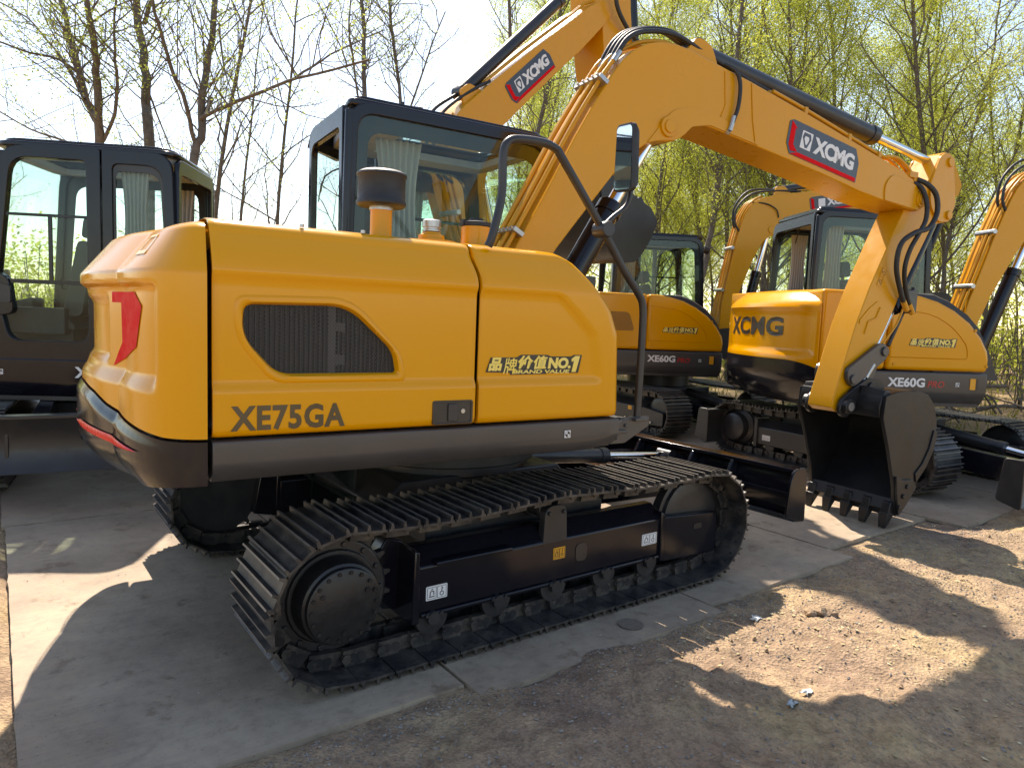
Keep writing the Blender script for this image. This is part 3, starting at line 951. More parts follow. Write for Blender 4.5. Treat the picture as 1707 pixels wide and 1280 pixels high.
        if zb(s)-0.03 < z < zb(s)+0.02: d -= 0.0
        return d
    def surf(s, z, out=0.0):
        s = min(max(s, 0), TOT)
        i = 0
        while i < len(S)-2 and S[i+1] < s: i += 1
        f = (s-S[i])/(S[i+1]-S[i])
        p = P[i].lerp(P[i+1], f); n_ = N[i].lerp(N[i+1], f).normalized()
        q = p-n_*(inset(s, z)-out)
        return (q.x, q.y, z)
    ns = 200
    ss = [TOT*i/ns for i in range(ns+1)]
    rows = []
    for k in range(80):
        a = k/79
        rows.append([surf(s, zb(s)+0.006+(1.742-zb(s)-0.006)*a) for s in ss])
    b = B()
    rows.insert(0, [surf(s, zb(s)+0.006, -0.02) for s in ss])
    V = b.grid(rows)
    b.f(V[-1])
    V2 = [b.bm.verts.new(v.co) for v in [r_[0] for r_ in V]]
    for col in (0, -1):
        prev = None
        for r_ in V:
            q = r_[col]
            e = b.bm.verts.new((q.co.x, q.co.y*0.96, q.co.z))
            if prev: b.f([prev[0], q, e, prev[1]])
            prev = (q, e)
    cw = obj('counterweight', b, YEL, t, 'b', angle=55)
    b = B()
    rows = []
    for k in range(26):
        a = k/25
        zl = lambda s: 0.826-0.045*sstep(0.0, 0.5, min(s, TOT-s))
        rows.append([surf(s, zl(s)+(zb(s)-0.004-zl(s))*a, 0.004) for s in ss])
    rows.append([surf(s, zb(s)-0.004, -0.03) for s in ss])
    V = b.grid(rows)
    b.f(V[0][::-1])
    base = obj('counterweight_base', b, BLK, t, 'b', angle=55)
    # red reflector strip low on the base
    for mir in (0, 1):
        b = B()
        g = []
        for i in range(25):
            a = i/24
            e = 0.28+0.75*a
            half = 0.0145*min(1, (a*3.2)**0.7)*(1-sstep(0.86, 1.0, a))
            zc = 0.930+0.020*a
            g.append([surf(e if not mir else TOT-e, zc+half*h_, 0.010+0.004*(1-h_*h_)) for h_ in (-1, -0.5, 0, 0.5, 1)])
        b.grid(g)
        obj('reflector', b, REDLENS, base, angle=80)
        # red bracket mark in the recess
        b = B()
        def quad(corners):
            g = []
            for i in range(9):
                row = []
                for j in range(9):
                    u, v_ = i/8, j/8
                    s_ = (corners[0][0]*(1-u)+corners[1][0]*u)*(1-v_)+(corners[3][0]*(1-u)+corners[2][0]*u)*v_
                    z_ = (corners[0][1]*(1-u)+corners[1][1]*u)*(1-v_)+(corners[3][1]*(1-u)+corners[2][1]*u)*v_
                    row.append(surf(s_ if not mir else TOT-s_, z_, 0.003))
                g.append(row)
            b.grid(g)
        # s grows towards the rear; the mark opens to the rear
        quad([(0.66, 1.450), (0.575, 1.450), (0.575, 1.490), (0.66, 1.490)])
        quad([(0.575, 1.450), (0.325, 1.440), (0.40, 1.490), (0.575, 1.490)])
        quad([(0.57, 1.30), (0.385, 1.292), (0.325, 1.440), (0.575, 1.450)])
        quad([(0.655, 1.205), (0.385, 1.292), (0.57, 1.30), (0.60, 1.265)])
        obj('bracket_mark', b, REDINK, cw, angle=80, recalc=False)
    b = B()
    for e0, e1, z0_, z1_ in ((0.33, 0.45, 1.625, 1.64), (0.33, 0.45, 1.69, 1.70), (0.33, 0.342, 1.64, 1.69), (0.438, 0.45, 1.64, 1.69)):
        b.grid([[surf(e0+(e1-e0)*i/4, z0_+(z1_-z0_)*j/2, 0.003) for j in range(3)] for i in range(5)])
    obj('warning_outline', b, paint('cream_decal', (0.75, 0.60, 0.30), 0.4, 0), cw, recalc=False)

    # ---- things on the hood
    b = B()
    b.cyl((-0.712, -0.76, 1.74), (-0.712, -0.76, 1.90), 0.046, n=24)
    pc = obj('air_intake', b, YEL2, t, 'b')
    b = B(); b.cyl((-0.712, -0.76, 1.880), (-0.712, -0.76, 1.898), 0.051, n=24); obj('clamp', b, ALU, pc)
    b = B()
    b.lathe((-0.712, -0.76, 1.895), ZU, [(0, 0.05), (0, 0.095), (0.008, 0.104), (0.022, 0.104), (0.028, 0.100), (0.118, 0.100), (0.128, 0.106), (0.136, 0.104), (0.146, 0.088), (0.150, 0.03), (0.15, 0)], 40)
    obj('pre_cleaner', b, RUB, pc, angle=40)
    b = B()
    b.lathe((-0.465, -0.74, 1.745), ZU, [(0, 0.11), (0.03, 0.11), (0.035, 0.06), (0.055, 0.058), (0.06, 0.045), (0.065, 0.042), (0.068, 0.040)], 28)
    cp = obj('hydraulic_tank_cover', b, YEL2, t, 'b')
    b = B(); b.lathe((-0.465, -0.74, 1.812), ZU, [(0, 0.03), (0.005, 0.041), (0.012, 0.041), (0.014, 0.036), (0.022, 0.036), (0.024, 0.042), (0.052, 0.042), (0.056, 0.036), (0.057, 0)], 28); obj('breather_cap', b, ALU, cp)
    b = B()
    b.lathe((-0.25, -0.76, 1.74), ZU, [(0, 0.068), (0.115, 0.068), (0.118, 0.06)], 32)
    ft = obj('fuel_filler', b, YEL2, t, 'b')
    b = B()
    b.lathe((-0.25, -0.76, 1.858), ZU, [(0, 0.05), (0, 0.071), (0.018, 0.071), (0.022, 0.05), (0.022, 0.036), (0.036, 0.034), (0.036, 0)], 32)
    b.box(-0.325, -0.29, -0.775, -0.745, 1.858, 1.885)
    obj('filler_cap', b, RUB, ft)
    for xx in (-1.10, -0.86):
        b = B(); b.cyl((xx, -0.95, 1.756), (xx, -0.95, 1.768), 0.009, n=6)
        obj('hood_bolt', b, ALU, t, 'b')

    # ---- handrail and mirror at the right front corner
    b = B()
    b.tube([(-0.315, -0.99, 1.75), (-0.30, -1.0, 1.80), (-0.262, -1.0, 1.97), (-0.262, -1.0, 2.14), (-0.235, -1.0, 2.20), (-0.17, -1.0, 2.218), (-0.05, -1.0, 2.222), (0.015, -1.0, 2.205), (0.05, -1.0, 2.17), (0.30, -1.0, 1.882), (0.447, -1.0, 1.70), (0.55, -1.0, 1.59), (0.583, -1.0, 1.53), (0.590, -1.0, 1.40), (0.588, -1.0, 1.10), (0.585, -1.0, 0.95)], 0.019, n=12, smooth=4)
    rail = obj('handrail', b, SATIN, t, 'b', angle=60)
    b = B()
    b.prism(rpoly([(0.40, 0.845), (0.50, 0.845), (0.66, 0.925), (0.66, 0.975), (0.54, 0.975), (0.47, 0.955), (0.40, 0.955)], 0.008), -1.012, -0.988)
    b.box(0.545, 0.63, -1.04, -0.96, 0.955, 0.972)
    b.box(0.38, 0.50, -1.03, -0.95, 0.90, 0.915)
    for x_, z_ in ((0.445, 0.935), (0.445, 0.875), (0.50, 0.935)): b.cyl((x_, -1.01, z_), (x_, -1.022, z_), 0.010, n=6)
    obj('rail_bracket', b, GREY, rail, bevel=0.003)
    b = B()
    b.lathe((0.305, -1.045, 1.880), (0, 1, 0), [(0, 0.02), (0, 0.034), (0.006, 0.038), (0.085, 0.038), (0.09, 0.03), (0.09, 0)], 24)
    obj('rail_clamp', b, SATIN, rail)
    b = B()
    b.tube([(0.31, -0.98, 1.885), (0.38, -0.97, 1.945), (0.46, -0.96, 2.00), (0.492, -0.96, 2.05), (0.50, -0.96, 2.13), (0.485, -0.96, 2.26), (0.478, -0.96, 2.325)], 0.0125, n=10, smooth=5)
    b.cyl((0.488, -0.985, 2.235), (0.484, -0.985, 2.275), 0.022, n=12)
    b.box(0.44, 0.485, -1.0, -0.965, 2.235, 2.275)
    arm = obj('mirror_arm', b, SATIN, rail, angle=50)
    # mirror head: faces the operator and the rear
    c = Vector((0.420, -1.0, 2.228))
    face = Vector((-0.985, 0.16, -0.02)).normalized()
    Uv = Vector((0, 0, 1)).cross(face).normalized()
    Vv = face.cross(Uv)
    outl = rpoly([(-0.085, -0.150), (0.085, -0.165), (0.078, 0.150), (-0.070, 0.165)], 0.03, 5)
    b = B()
    LL = []
    for off, sc in ((0.012, 0.94), (0.010, 1.0), (-0.01, 1.0), (-0.03, 0.86), (-0.036, 0.5)):
        LL.append([b.v(c+Uv*x*sc+Vv*y*sc+face*off) for x, y in outl])
    for A, D in zip(LL, LL[1:]):
        for i in range(len(A)): b.f([A[i], A[(i+1) % len(A)], D[(i+1) % len(A)], D[i]])
    b.f(LL[0]); b.f(LL[-1])
    mh = obj('mirror', b, RUB, rail, angle=40)
    b = B()
    b.f([b.v(c+Uv*x*0.90+Vv*y*0.93+face*0.0135) for x, y in outl])
    obj('mirror_glass', b, MIRROR, mh, recalc=False)

    # ---- cab on the far side
    cab = cab_build(t, 'b', -0.63, 0.80, 0.0, 1.0, 1.0, 2.545, 1.60, cham=0.30)
    curtain(cab, None, (-0.42, 0.10, 0), (-0.14, 0.10, 0), 1.72, 2.40)
    seat(cab, None, -0.05, 0.55, 1.28)
    b = B()
    b.prism(rpoly([(0.42, 1.05), (0.68, 1.05), (0.64, 1.45), (0.46, 1.52)], 0.04), 0.10, 0.32)
    b.cyl((0.30, 0.30, 1.30), (0.36, 0.28, 1.62), 0.012); b.cyl((0.36, 0.28, 1.62), (0.37, 0.28, 1.72), 0.028)
    b.box(-0.1, 0.4, 0.2, 0.32, 1.25, 1.45)
    obj('control_console', b, TRIM, cab, bevel=0.01)
    b = B()
    b.tube([(-0.45, 0.25, 2.585), (-0.30, 0.28, 2.64), (-0.05, 0.30, 2.66)], 0.006, n=6)
    b.box(-0.47, -0.43, 0.22, 0.28, 2.57, 2.60)
    b.cyl((-0.22, 0.2, 2.575), (-0.22, 0.2, 2.64), 0.012)
    obj('aerial', b, RUB, cab)

    # ---- boom
    top = [(-0.16, 1.44), (-0.02, 1.80), (0.145, 2.098), (0.338, 2.452), (0.47, 2.675), (0.565, 2.825), (0.64, 2.925), (0.72, 2.995), (0.80, 3.040), (0.89, 3.066), (1.00, 3.078), (1.12, 3.070), (1.23, 3.048), (1.611, 2.984), (2.16, 2.873), (2.988, 2.690), (3.21, 2.645), (3.40, 2.582), (3.49, 2.52), (3.52, 2.45), (3.50, 2.395), (3.44, 2.37)]
    bot = [(3.30, 2.378), (3.047, 2.402), (2.77, 2.435), (2.31, 2.513), (1.686, 2.602), (1.30, 2.655), (1.22, 2.655), (1.15, 2.625), (1.09, 2.560), (1.03, 2.530), (0.97, 2.518), (0.90, 2.510), (0.83, 2.485), (0.755, 2.432), (0.607, 2.284), (0.375, 1.998), (0.246, 1.835), (0.02, 1.48), (-0.01, 1.36), (-0.10, 1.33)]
    b = B()
    b.prism(top+bot, -0.148, 0.148)
    boom = obj('boom', b, YEL2, t, 'm', bevel=0.006)
    b = B()
    # welded cover plate over the cylinder boss and tip plate
    b.prism(rpoly([(0.83, 2.49), (0.91, 2.515), (1.03, 2.533), (1.10, 2.572), (1.16, 2.632), (1.30, 2.662), (1.72, 2.604), (1.36, 2.735), (1.15, 2.745), (1.0, 2.70)], [0.01,0.02,0.02,0.02,0.02,0.01,0.01,0.12,0.10,0.06], 6), -0.156, -0.147)
    obj('boss_plate', b, YEL2, boom, bevel=0.003)
    b = B()
    b.prism(rpoly([(3.03, 2.405), (3.44, 2.372), (3.52, 2.45), (3.46, 2.54), (3.36, 2.56), (3.10, 2.60), (3.02, 2.52)], [0.01,0.03,0.05,0.03,0.04,0.04,0.06], 6), -0.158, -0.147)
    obj('boss_plate', b, YEL2, boom, bevel=0.003)
    for px_, pz_ in ((0.976, 2.600), (3.453, 2.455)):
        for side in (-1, 1):
            b = B()
            b.cyl((px_, side*0.150, pz_), (px_, side*0.170, pz_), 0.059, n=28)
            b.cyl((px_, side*0.168, pz_), (px_, side*0.180, pz_), 0.037, n=20)
            obj('pin', b, YEL2, boom, bevel=0.002)
    b = B()
    b.tube([(1.70, -0.151, 2.60), (1.66, -0.151, 2.75), (1.63, -0.151, 2.97)], 0.004, n=6)
    obj('weld_seam', b, YEL2, boom)
    b = B()
    b.tube([(1.36, -0.151, 2.66), (1.42, -0.151, 2.80), (1.40, -0.151, 3.0)], 0.004, n=6)
    obj('weld_seam', b, YEL2, boom)
    xlogo(boom, None, (1.965, -0.1487, 2.600), (0.988, 0, -0.152), (0.152, 0, 0.988), 0.735, 0.225)
    # steel pipes up the back of the lower boom
    back = [(-0.02, 1.80), (0.145, 2.098), (0.338, 2.452), (0.47, 2.675), (0.565, 2.825), (0.64, 2.925)]
    for k, (yy, cut) in enumerate(((-0.118, 6), (-0.070, 6), (-0.024, 6), (0.030, 6), (0.080, 5))):
        off = 0.035+0.012*(k % 2)
        pth = [(x-off*0.87, yy, z+off*0.5) for x, z in back[:cut]]
        pth.insert(0, (-0.16-off, yy, 1.56))
        if k in (1, 3): pth += [(0.715, yy, 3.025), (0.80, yy, 3.068), (0.90, yy, 3.095), (1.02, yy, 3.105), (1.25, yy, 3.075), (1.60, yy, 3.015), (1.85, yy, 2.97)]
        b = B(); b.tube(pth, 0.013, n=8, smooth=3)
        obj('steel_pipe', b, PIPEY, boom, angle=60)
    for (x, z) in ((0.03, 1.89), (0.53, 2.77)):
        b = B()
        d = Vector((0.5, 0, 0.87)); n_ = Vector((-0.87, 0, 0.5))
        o_ = Vector((x, 0, z))
        b.hexa([tuple(o_+d*u+Vector((0, yy, 0))+n_*h) for h in (0.0, 0.066) for u, yy in ((-0.012, -0.16), (0.012, -0.16), (0.012, 0.10), (-0.012, 0.10))])
        for yy in (-0.14, -0.094, -0.047, 0.0, 0.055): b.cyl(tuple(o_+Vector((0, yy, 0))+n_*0.066), tuple(o_+Vector((0, yy, 0))+n_*0.080), 0.008, n=6)
        obj('pipe_clamp', b, ALU, boom)
    for xx, yy, zz in ((-0.17, -0.118, 1.60), (-0.17, -0.02, 1.60), (-0.16, 0.05, 1.62)):
        b = B(); b.tube([(xx-0.06, yy-0.02, 1.50), (xx, yy, 1.62), (xx+0.055, yy, 1.74)], 0.019, n=10); obj('hose_end', b, RUB, boom)
    # black hoses arching over the elbow
    for j, (yy, lift) in enumerate(((-0.118, 0.035), (-0.07, 0.07), (-0.02, 0.09), (0.03, 0.11))):
        hose('hydraulic_hose', boom, None, [(0.60, yy, 2.935), (0.68, yy, 3.04+lift*0.3), (0.82, yy+0.02, 3.10+lift*0.7), (1.05, yy+0.03, 3.12+lift), (1.35, yy+0.05, 3.07+lift*0.8), (1.75, yy*0.5, 3.005+lift*0.3), (2.02, yy*0.5-0.02, 2.95)], 0.015)
        b = B(); b.cyl((0.585, yy, 2.905), (0.625, yy, 2.965), 0.019, n=10); obj('hose_end', b, ALU, boom)
    hose('hydraulic_hose', boom, None, [(1.42, -0.12, 3.055), (1.475, -0.165, 3.01), (1.505, -0.178, 2.93), (1.50, -0.178, 2.80), (1.47, -0.170, 2.70)], 0.013)
    b = B(); b.cyl((1.478, -0.172, 2.74), (1.455, -0.166, 2.65), 0.014, n=8); b.cyl((1.452, -0.160, 2.655), (1.452, -0.145, 2.64), 0.018, n=8); obj('hose_end', b, ALU, boom)
    # pipes along the top of the upper boom
    for yy, off in ((-0.12, 0.025), (-0.085, 0.03), (-0.04, 0.03), (0.06, 0.03)):
        b = B()
        b.tube([(1.85, yy, 2.945+off), (2.16, yy, 2.885+off), (2.62, yy, 2.782+off), (2.99, yy, 2.70+off), (3.06, yy-0.01, 2.70+off), (3.16, yy-0.02, 2.70+off), (3.27, yy-0.02, 2.66+off), (3.36, yy-0.02, 2.60+off)], 0.0125, n=8, smooth=3)
        obj('steel_pipe', b, PIPEY, boom, angle=60)
    for x, z in ((2.16, 2.875), (2.62, 2.772), (2.96, 2.70)):
        b = B(); b.box(x-0.015, x+0.015, -0.14, 0.09, z, z+0.045)
        obj('pipe_clamp', b, PIPEY, boom, bevel=0.003)
    b = B()
    for yy in (-0.14, -0.105):
        b.box(3.30, 3.40, yy-0.018, yy+0.018, 2.605, 2.65)
    b.cyl((3.38, -0.155, 2.60), (3.38, -0.03, 2.60), 0.022, n=12)
    obj('hose_union', b, PIPEY, boom, bevel=0.003)
    # arm cylinder lug and the cylinder itself
    for yy in (-0.075, 0.075):
        b = B()
        b.prism(rpoly([(1.12, 3.06), (1.42, 3.00), (1.34, 3.16), (1.22, 3.19)], [0.01, 0.01, 0.05, 0.05]), yy-0.012, yy+0.012)
        obj('cylinder_lug', b, YEL2, boom, bevel=0.004)
    hydraulic('arm_cylinder', boom, None, (1.27, 0, 3.135), (3.86, 0, 2.79), 0.062, 0.034, 0.685)
    hydraulic('boom_cylinder', boom, None, (0.16, 0, 1.22), (0.976, 0, 2.59), 0.072, 0.040, 0.66, BLK)
    # swing-side bracket the boom stands in
    for yy in (-0.185, 0.16):
        b = B()
        b.prism([(-0.35, 0.95), (0.42, 0.95), (0.24, 1.30), (-0.02, 1.46), (-0.20, 1.48), (-0.26, 1.40)], yy, yy+0.028)
        obj('boom_bracket', b, SATIN, t, 'm', bevel=0.005)

    # ---- arm
    arm_back = [(3.36, 2.30), (3.10, 1.90), (3.02, 1.76), (2.91, 1.50), (2.735, 1.00), (2.705, 0.90)]
    armp = [(3.60, 2.60), (3.74, 2.84), (3.80, 2.865), (3.88, 2.84), (3.935, 2.62), (3.965, 2.48), (3.90, 2.335), (3.72, 2.30), (3.479, 1.909), (3.24, 1.458), (2.95, 1.034), (2.875, 0.905), (2.83, 0.855), (2.755, 0.845), (2.70, 0.88)]
    left = [(2.715, 0.96), (2.90, 1.50), (3.02, 1.775), (3.235, 2.18), (3.34, 2.36), (3.38, 2.52), (3.46, 2.58)]
    b = B()
    b.prism(armp+left, -0.105, 0.105)
    armo = obj('arm', b, YEL2, t, 'm', bevel=0.006)
    b = B()
    for side in (-1, 1):
        b.prism(rpoly([(3.62, 2.60), (3.72, 2.82), (3.80, 2.865), (3.885, 2.835), (3.97, 2.48), (3.90, 2.335), (3.76, 2.32), (3.64, 2.44)], [0.02,0.02,0.05,0.04,0.03,0.03,0.05,0.06], 5), side*0.104, side*0.122)
        b.cyl((3.845, side*0.12, 2.79), (3.845, side*0.138, 2.79), 0.038, n=20)
        b.cyl((3.88, side*0.12, 2.385), (3.88, side*0.14, 2.385), 0.034, n=20)
    b.prism([(3.90, 2.62), (3.985, 2.545), (3.975, 2.525), (3.90, 2.58)], -0.09, 0.09)
    obj('arm_plate', b, YEL2, armo, bevel=0.003)
    b = B()
    b.tube([(3.0, -0.108, 1.43), (3.03, -0.108, 1.52), (3.12, -0.108, 1.55), (3.16, -0.108, 1.63)], 0.008, n=6)
    b.prism([(2.93, 1.50), (3.12, 1.66), (3.12, 1.675), (3.03, 1.62), (2.93, 1.53)], -0.112, -0.104)
    obj('weld_seam', b, YEL2, armo)
    pl = pict_label('warning_label', armo, None, (3.135, -0.1055, 1.775), (0.41, 0, 0.912), (-0.912, 0, 0.41), 0.155, 0.052, DECY)
    # rubber hoses hanging at the elbow
    y_ = -0.155
    hose('hydraulic_hose', armo, None, [(3.40, -0.15, 2.60), (3.47, -0.19, 2.565), (3.54, -0.22, 2.49), (3.555, -0.23, 2.36), (3.47, -0.23, 2.24), (3.32, -0.22, 2.19), (3.20, -0.20, 2.10), (3.20, -0.18, 1.93), (3.31, -0.16, 1.75), (3.40, -0.14, 1.66)], 0.019, k=8)
    hose('hydraulic_hose', armo, None, [(3.37, -0.13, 2.585), (3.42, -0.18, 2.53), (3.45, -0.21, 2.42), (3.44, -0.22, 2.30), (3.38, -0.22, 2.20), (3.31, -0.20, 2.06), (3.30, -0.18, 1.92), (3.38, -0.15, 1.78), (3.50, -0.13, 1.62)], 0.017, k=8)
    b = B()
    for q0, q1 in (((3.37, -0.145, 1.69), (3.44, -0.135, 1.62)), ((3.46, -0.135, 1.67), (3.53, -0.125, 1.60))): b.cyl(q0, q1, 0.022, n=10)
    b.tube([(3.41, -0.125, 1.63), (3.35, -0.118, 1.50), (3.22, -0.113, 1.36), (3.15, -0.112, 1.26)], 0.009, n=6, smooth=3)
    b.cyl((3.14, -0.106, 1.27), (3.14, -0.135, 1.27), 0.03, n=10)
    obj('hose_fitting', b, PIPEY, armo)
    b = B(); b.cyl((3.02, -0.122, 1.10), (3.10, -0.122, 1.20), 0.028, n=14); b.cyl((3.0, -0.122, 1.075), (3.03, -0.122, 1.11), 0.016, n=12)
    obj('grease_valve', b, ALU, armo)
    # bucket cylinder and links
    bc = hydraulic('bucket_cylinder', armo, None, (3.88, 0, 2.385), (3.24, 0, 1.24), 0.052, 0.030, 0.66, BLK)
    b = B()
    b.cyl((3.60, -0.075, 1.80), (3.34, -0.075, 1.34), 0.016, n=10)
    b.box(3.50, 3.62, -0.10, 0.10, 1.60, 1.78)
    obj('hose_guard', b, SATIN, armo, bevel=0.01)
    for side in (-1, 1):
        b = B()
        y0_, y1_ = side*0.112, side*0.145
        b.prism(rpoly([(2.80, 1.09), (2.86, 1.03), (2.93, 1.06), (3.23, 1.24), (3.26, 1.30), (3.21, 1.36), (3.14, 1.36), (2.80, 1.17)], [0.03,0.03,0.02,0.03,0.04,0.04,0.05,0.03], 5), y0_, y1_)
        for x, z in ((2.86, 1.09), (3.20, 1.30)): b.cyl((x, y1_, z), (x, y1_+side*0.016, z), 0.036, n=20)
        obj('rocker_link', b, GREY, armo, bevel=0.004)
    b = B()
    b.prism(rpoly([(3.16, 1.34), (3.26, 1.30), (3.20, 1.12), (3.14, 1.0), (3.03, 0.98), (2.98, 1.04), (3.08, 1.14)], [0.04,0.04,0.05,0.04,0.05,0.04,0.03], 5), -0.085, 0.085)
    b.cyl((3.20, -0.12, 1.30), (3.20, 0.12, 1.30), 0.035, n=20)
    obj('bucket_link', b, GREY, armo, bevel=0.005)

    # ---- bucket: opening faces back towards the tracks
    hw = 0.37
    outer = [(2.930, 0.99), (3.10, 1.022), (3.30, 1.022), (3.43, 0.99), (3.515, 0.91), (3.565, 0.80), (3.575, 0.70), (3.545, 0.57), (3.47, 0.44), (3.36, 0.30), (3.25, 0.17), (3.165, 0.085)]
    mouth = [(3.150, 0.10), (3.105, 0.33), (3.01, 0.60), (2.915, 0.83)]
    b = B()
    # wrapped back shell with thickness
    th = 0.022
    cx, cz = 3.20, 0.62
    inn = []
    for i, (x, z) in enumerate(outer):
        a = Vector(outer[min(i+1, len(outer)-1)])-Vector(outer[max(i-1, 0)])
        n_ = Vector((a.y, -a.x)).normalized()
        if n_.dot(Vector((cx-x, cz-z))) < 0: n_ = -n_
        inn.append((x+n_.x*th, z+n_.y*th))
    rows = [[(x, -hw, z) for x, z in outer], [(x, hw, z) for x, z in outer], [(x, hw, z) for x, z in inn], [(x, -hw, z) for x, z in inn]]
    V = b.grid(rows+[rows[0]])
    for i in range(3):
        b.f([V[i][0], V[i+1][0]] + [V[(i+1)][0]]) if False else None
    bk = obj('bucket', b, BUCK, t, 'm', angle=30)
    for side in (-1, 1):
        b = B()
        y0_, y1_ = (side*hw, side*(hw-0.024))
        b.prism(outer+mouth, y0_+side*0.003, y1_)
        b.prism(rpoly([(3.165, 0.09), (3.245, 0.165), (3.36, 0.30), (3.30, 0.36), (3.19, 0.36), (3.10, 0.40), (3.12, 0.28)], 0.02, 3), y0_+side*0.0035, y0_+side*0.022)
        b.prism([(3.47, 0.44), (3.545, 0.57), (3.575, 0.70), (3.53, 0.72), (3.49, 0.58), (3.42, 0.47), (3.34, 0.40), (3.36, 0.33)], y0_+side*0.0037, y0_+side*0.014)
        bolts(b, 3.20, 0.24, y0_+side*0.022, 0.0, 1, 0.02, side); bolts(b, 3.24, 0.31, y0_+side*0.022, 0.0, 1, 0.02, side); bolts(b, 3.16, 0.16, y0_+side*0.022, 0.0, 1, 0.02, side)
        obj('bucket_side', b, BUCK, bk, bevel=0.004)
    b = B()
    # mouth stiffener under the pins, cutting edge lip
    b.prism([(2.915, 0.83), (2.95, 0.85), (2.985, 0.99), (2.93, 0.995), (2.90, 0.90)], -hw+0.026, hw-0.026)
    obj('mouth_stiffener', b, BUCK, bk, bevel=0.004)
    b = B()
    b.prism([(3.10, 0.135), (3.16, 0.075), (3.185, 0.095), (3.165, 0.20), (3.14, 0.22)], -hw+0.025, hw-0.025)
    obj('cutting_edge', b, BUCK, bk, bevel=0.004)
    b = B()
    for yy in (-0.155, 0.125):
        b.prism(rpoly([(2.72, 0.84), (2.80, 0.80), (2.95, 0.90), (3.24, 1.0), (3.20, 1.09), (3.02, 1.10), (2.86, 1.02), (2.74, 0.94)], [0.04,0.04,0.03,0.02,0.05,0.05,0.05,0.04], 5), yy, yy+0.03)
    for yy, s_ in ((-0.165, -1), (0.165, 1)):
        b.cyl((2.795, yy-s_*0.02, 0.895), (2.795, yy+s_*0.03, 0.895), 0.055, n=24)
    b.cyl((3.06, -0.17, 1.035), (3.06, 0.17, 1.035), 0.034, n=20)
    obj('bucket_ear', b, BUCK, bk, bevel=0.005)
    for s_ in (-1, 1):
        b = B()
        b.hexa([(2.93, s_*0.16, 0.86), (2.96, s_*0.345, 0.86), (3.02, s_*0.345, 1.02), (3.02, s_*0.16, 1.04), (2.90, s_*0.16, 0.88), (2.92, s_*0.345, 0.88), (2.95, s_*0.345, 1.03), (2.94, s_*0.16, 1.05)])
        obj('bucket_gusset', b, BUCK, bk, bevel=0.008)
    b = B(); b.cyl((2.795, -0.20, 0.895), (2.795, 0.20, 0.895), 0.032, n=20); obj('bucket_pin', b, ALU, bk)
    for k in range(5):
        yy = -hw+0.045+k*(2*hw-0.09)/4
        b = B()
        b.hexa([(3.11, yy-0.035, 0.19), (3.18, yy-0.035, 0.21), (3.18, yy+0.035, 0.21), (3.11, yy+0.035, 0.19), (3.085, yy-0.033, 0.09), (3.155, yy-0.033, 0.085), (3.155, yy+0.033, 0.085), (3.085, yy+0.033, 0.09)])
        b.hexa([(3.080, yy-0.040, 0.115), (3.162, yy-0.040, 0.11), (3.162, yy+0.040, 0.11), (3.080, yy+0.040, 0.115), (3.072, yy-0.027, -0.002), (3.09, yy-0.027, 0.0), (3.09, yy+0.027, 0.0), (3.072, yy+0.027, -0.002)])
        obj('bucket_tooth', b, BUCK, bk, bevel=0.005)
    return t
def inside(p, poly):
    x, y = p; r = False
    j = len(poly)-1
    for i in range(len(poly)):
        xi, yi = poly[i]; xj, yj = poly[j]
        if (yi > y) != (yj > y) and x < (xj-xi)*(y-yi)/(yj-yi)+xi: r = not r
        j = i
    return r
main_excavator()
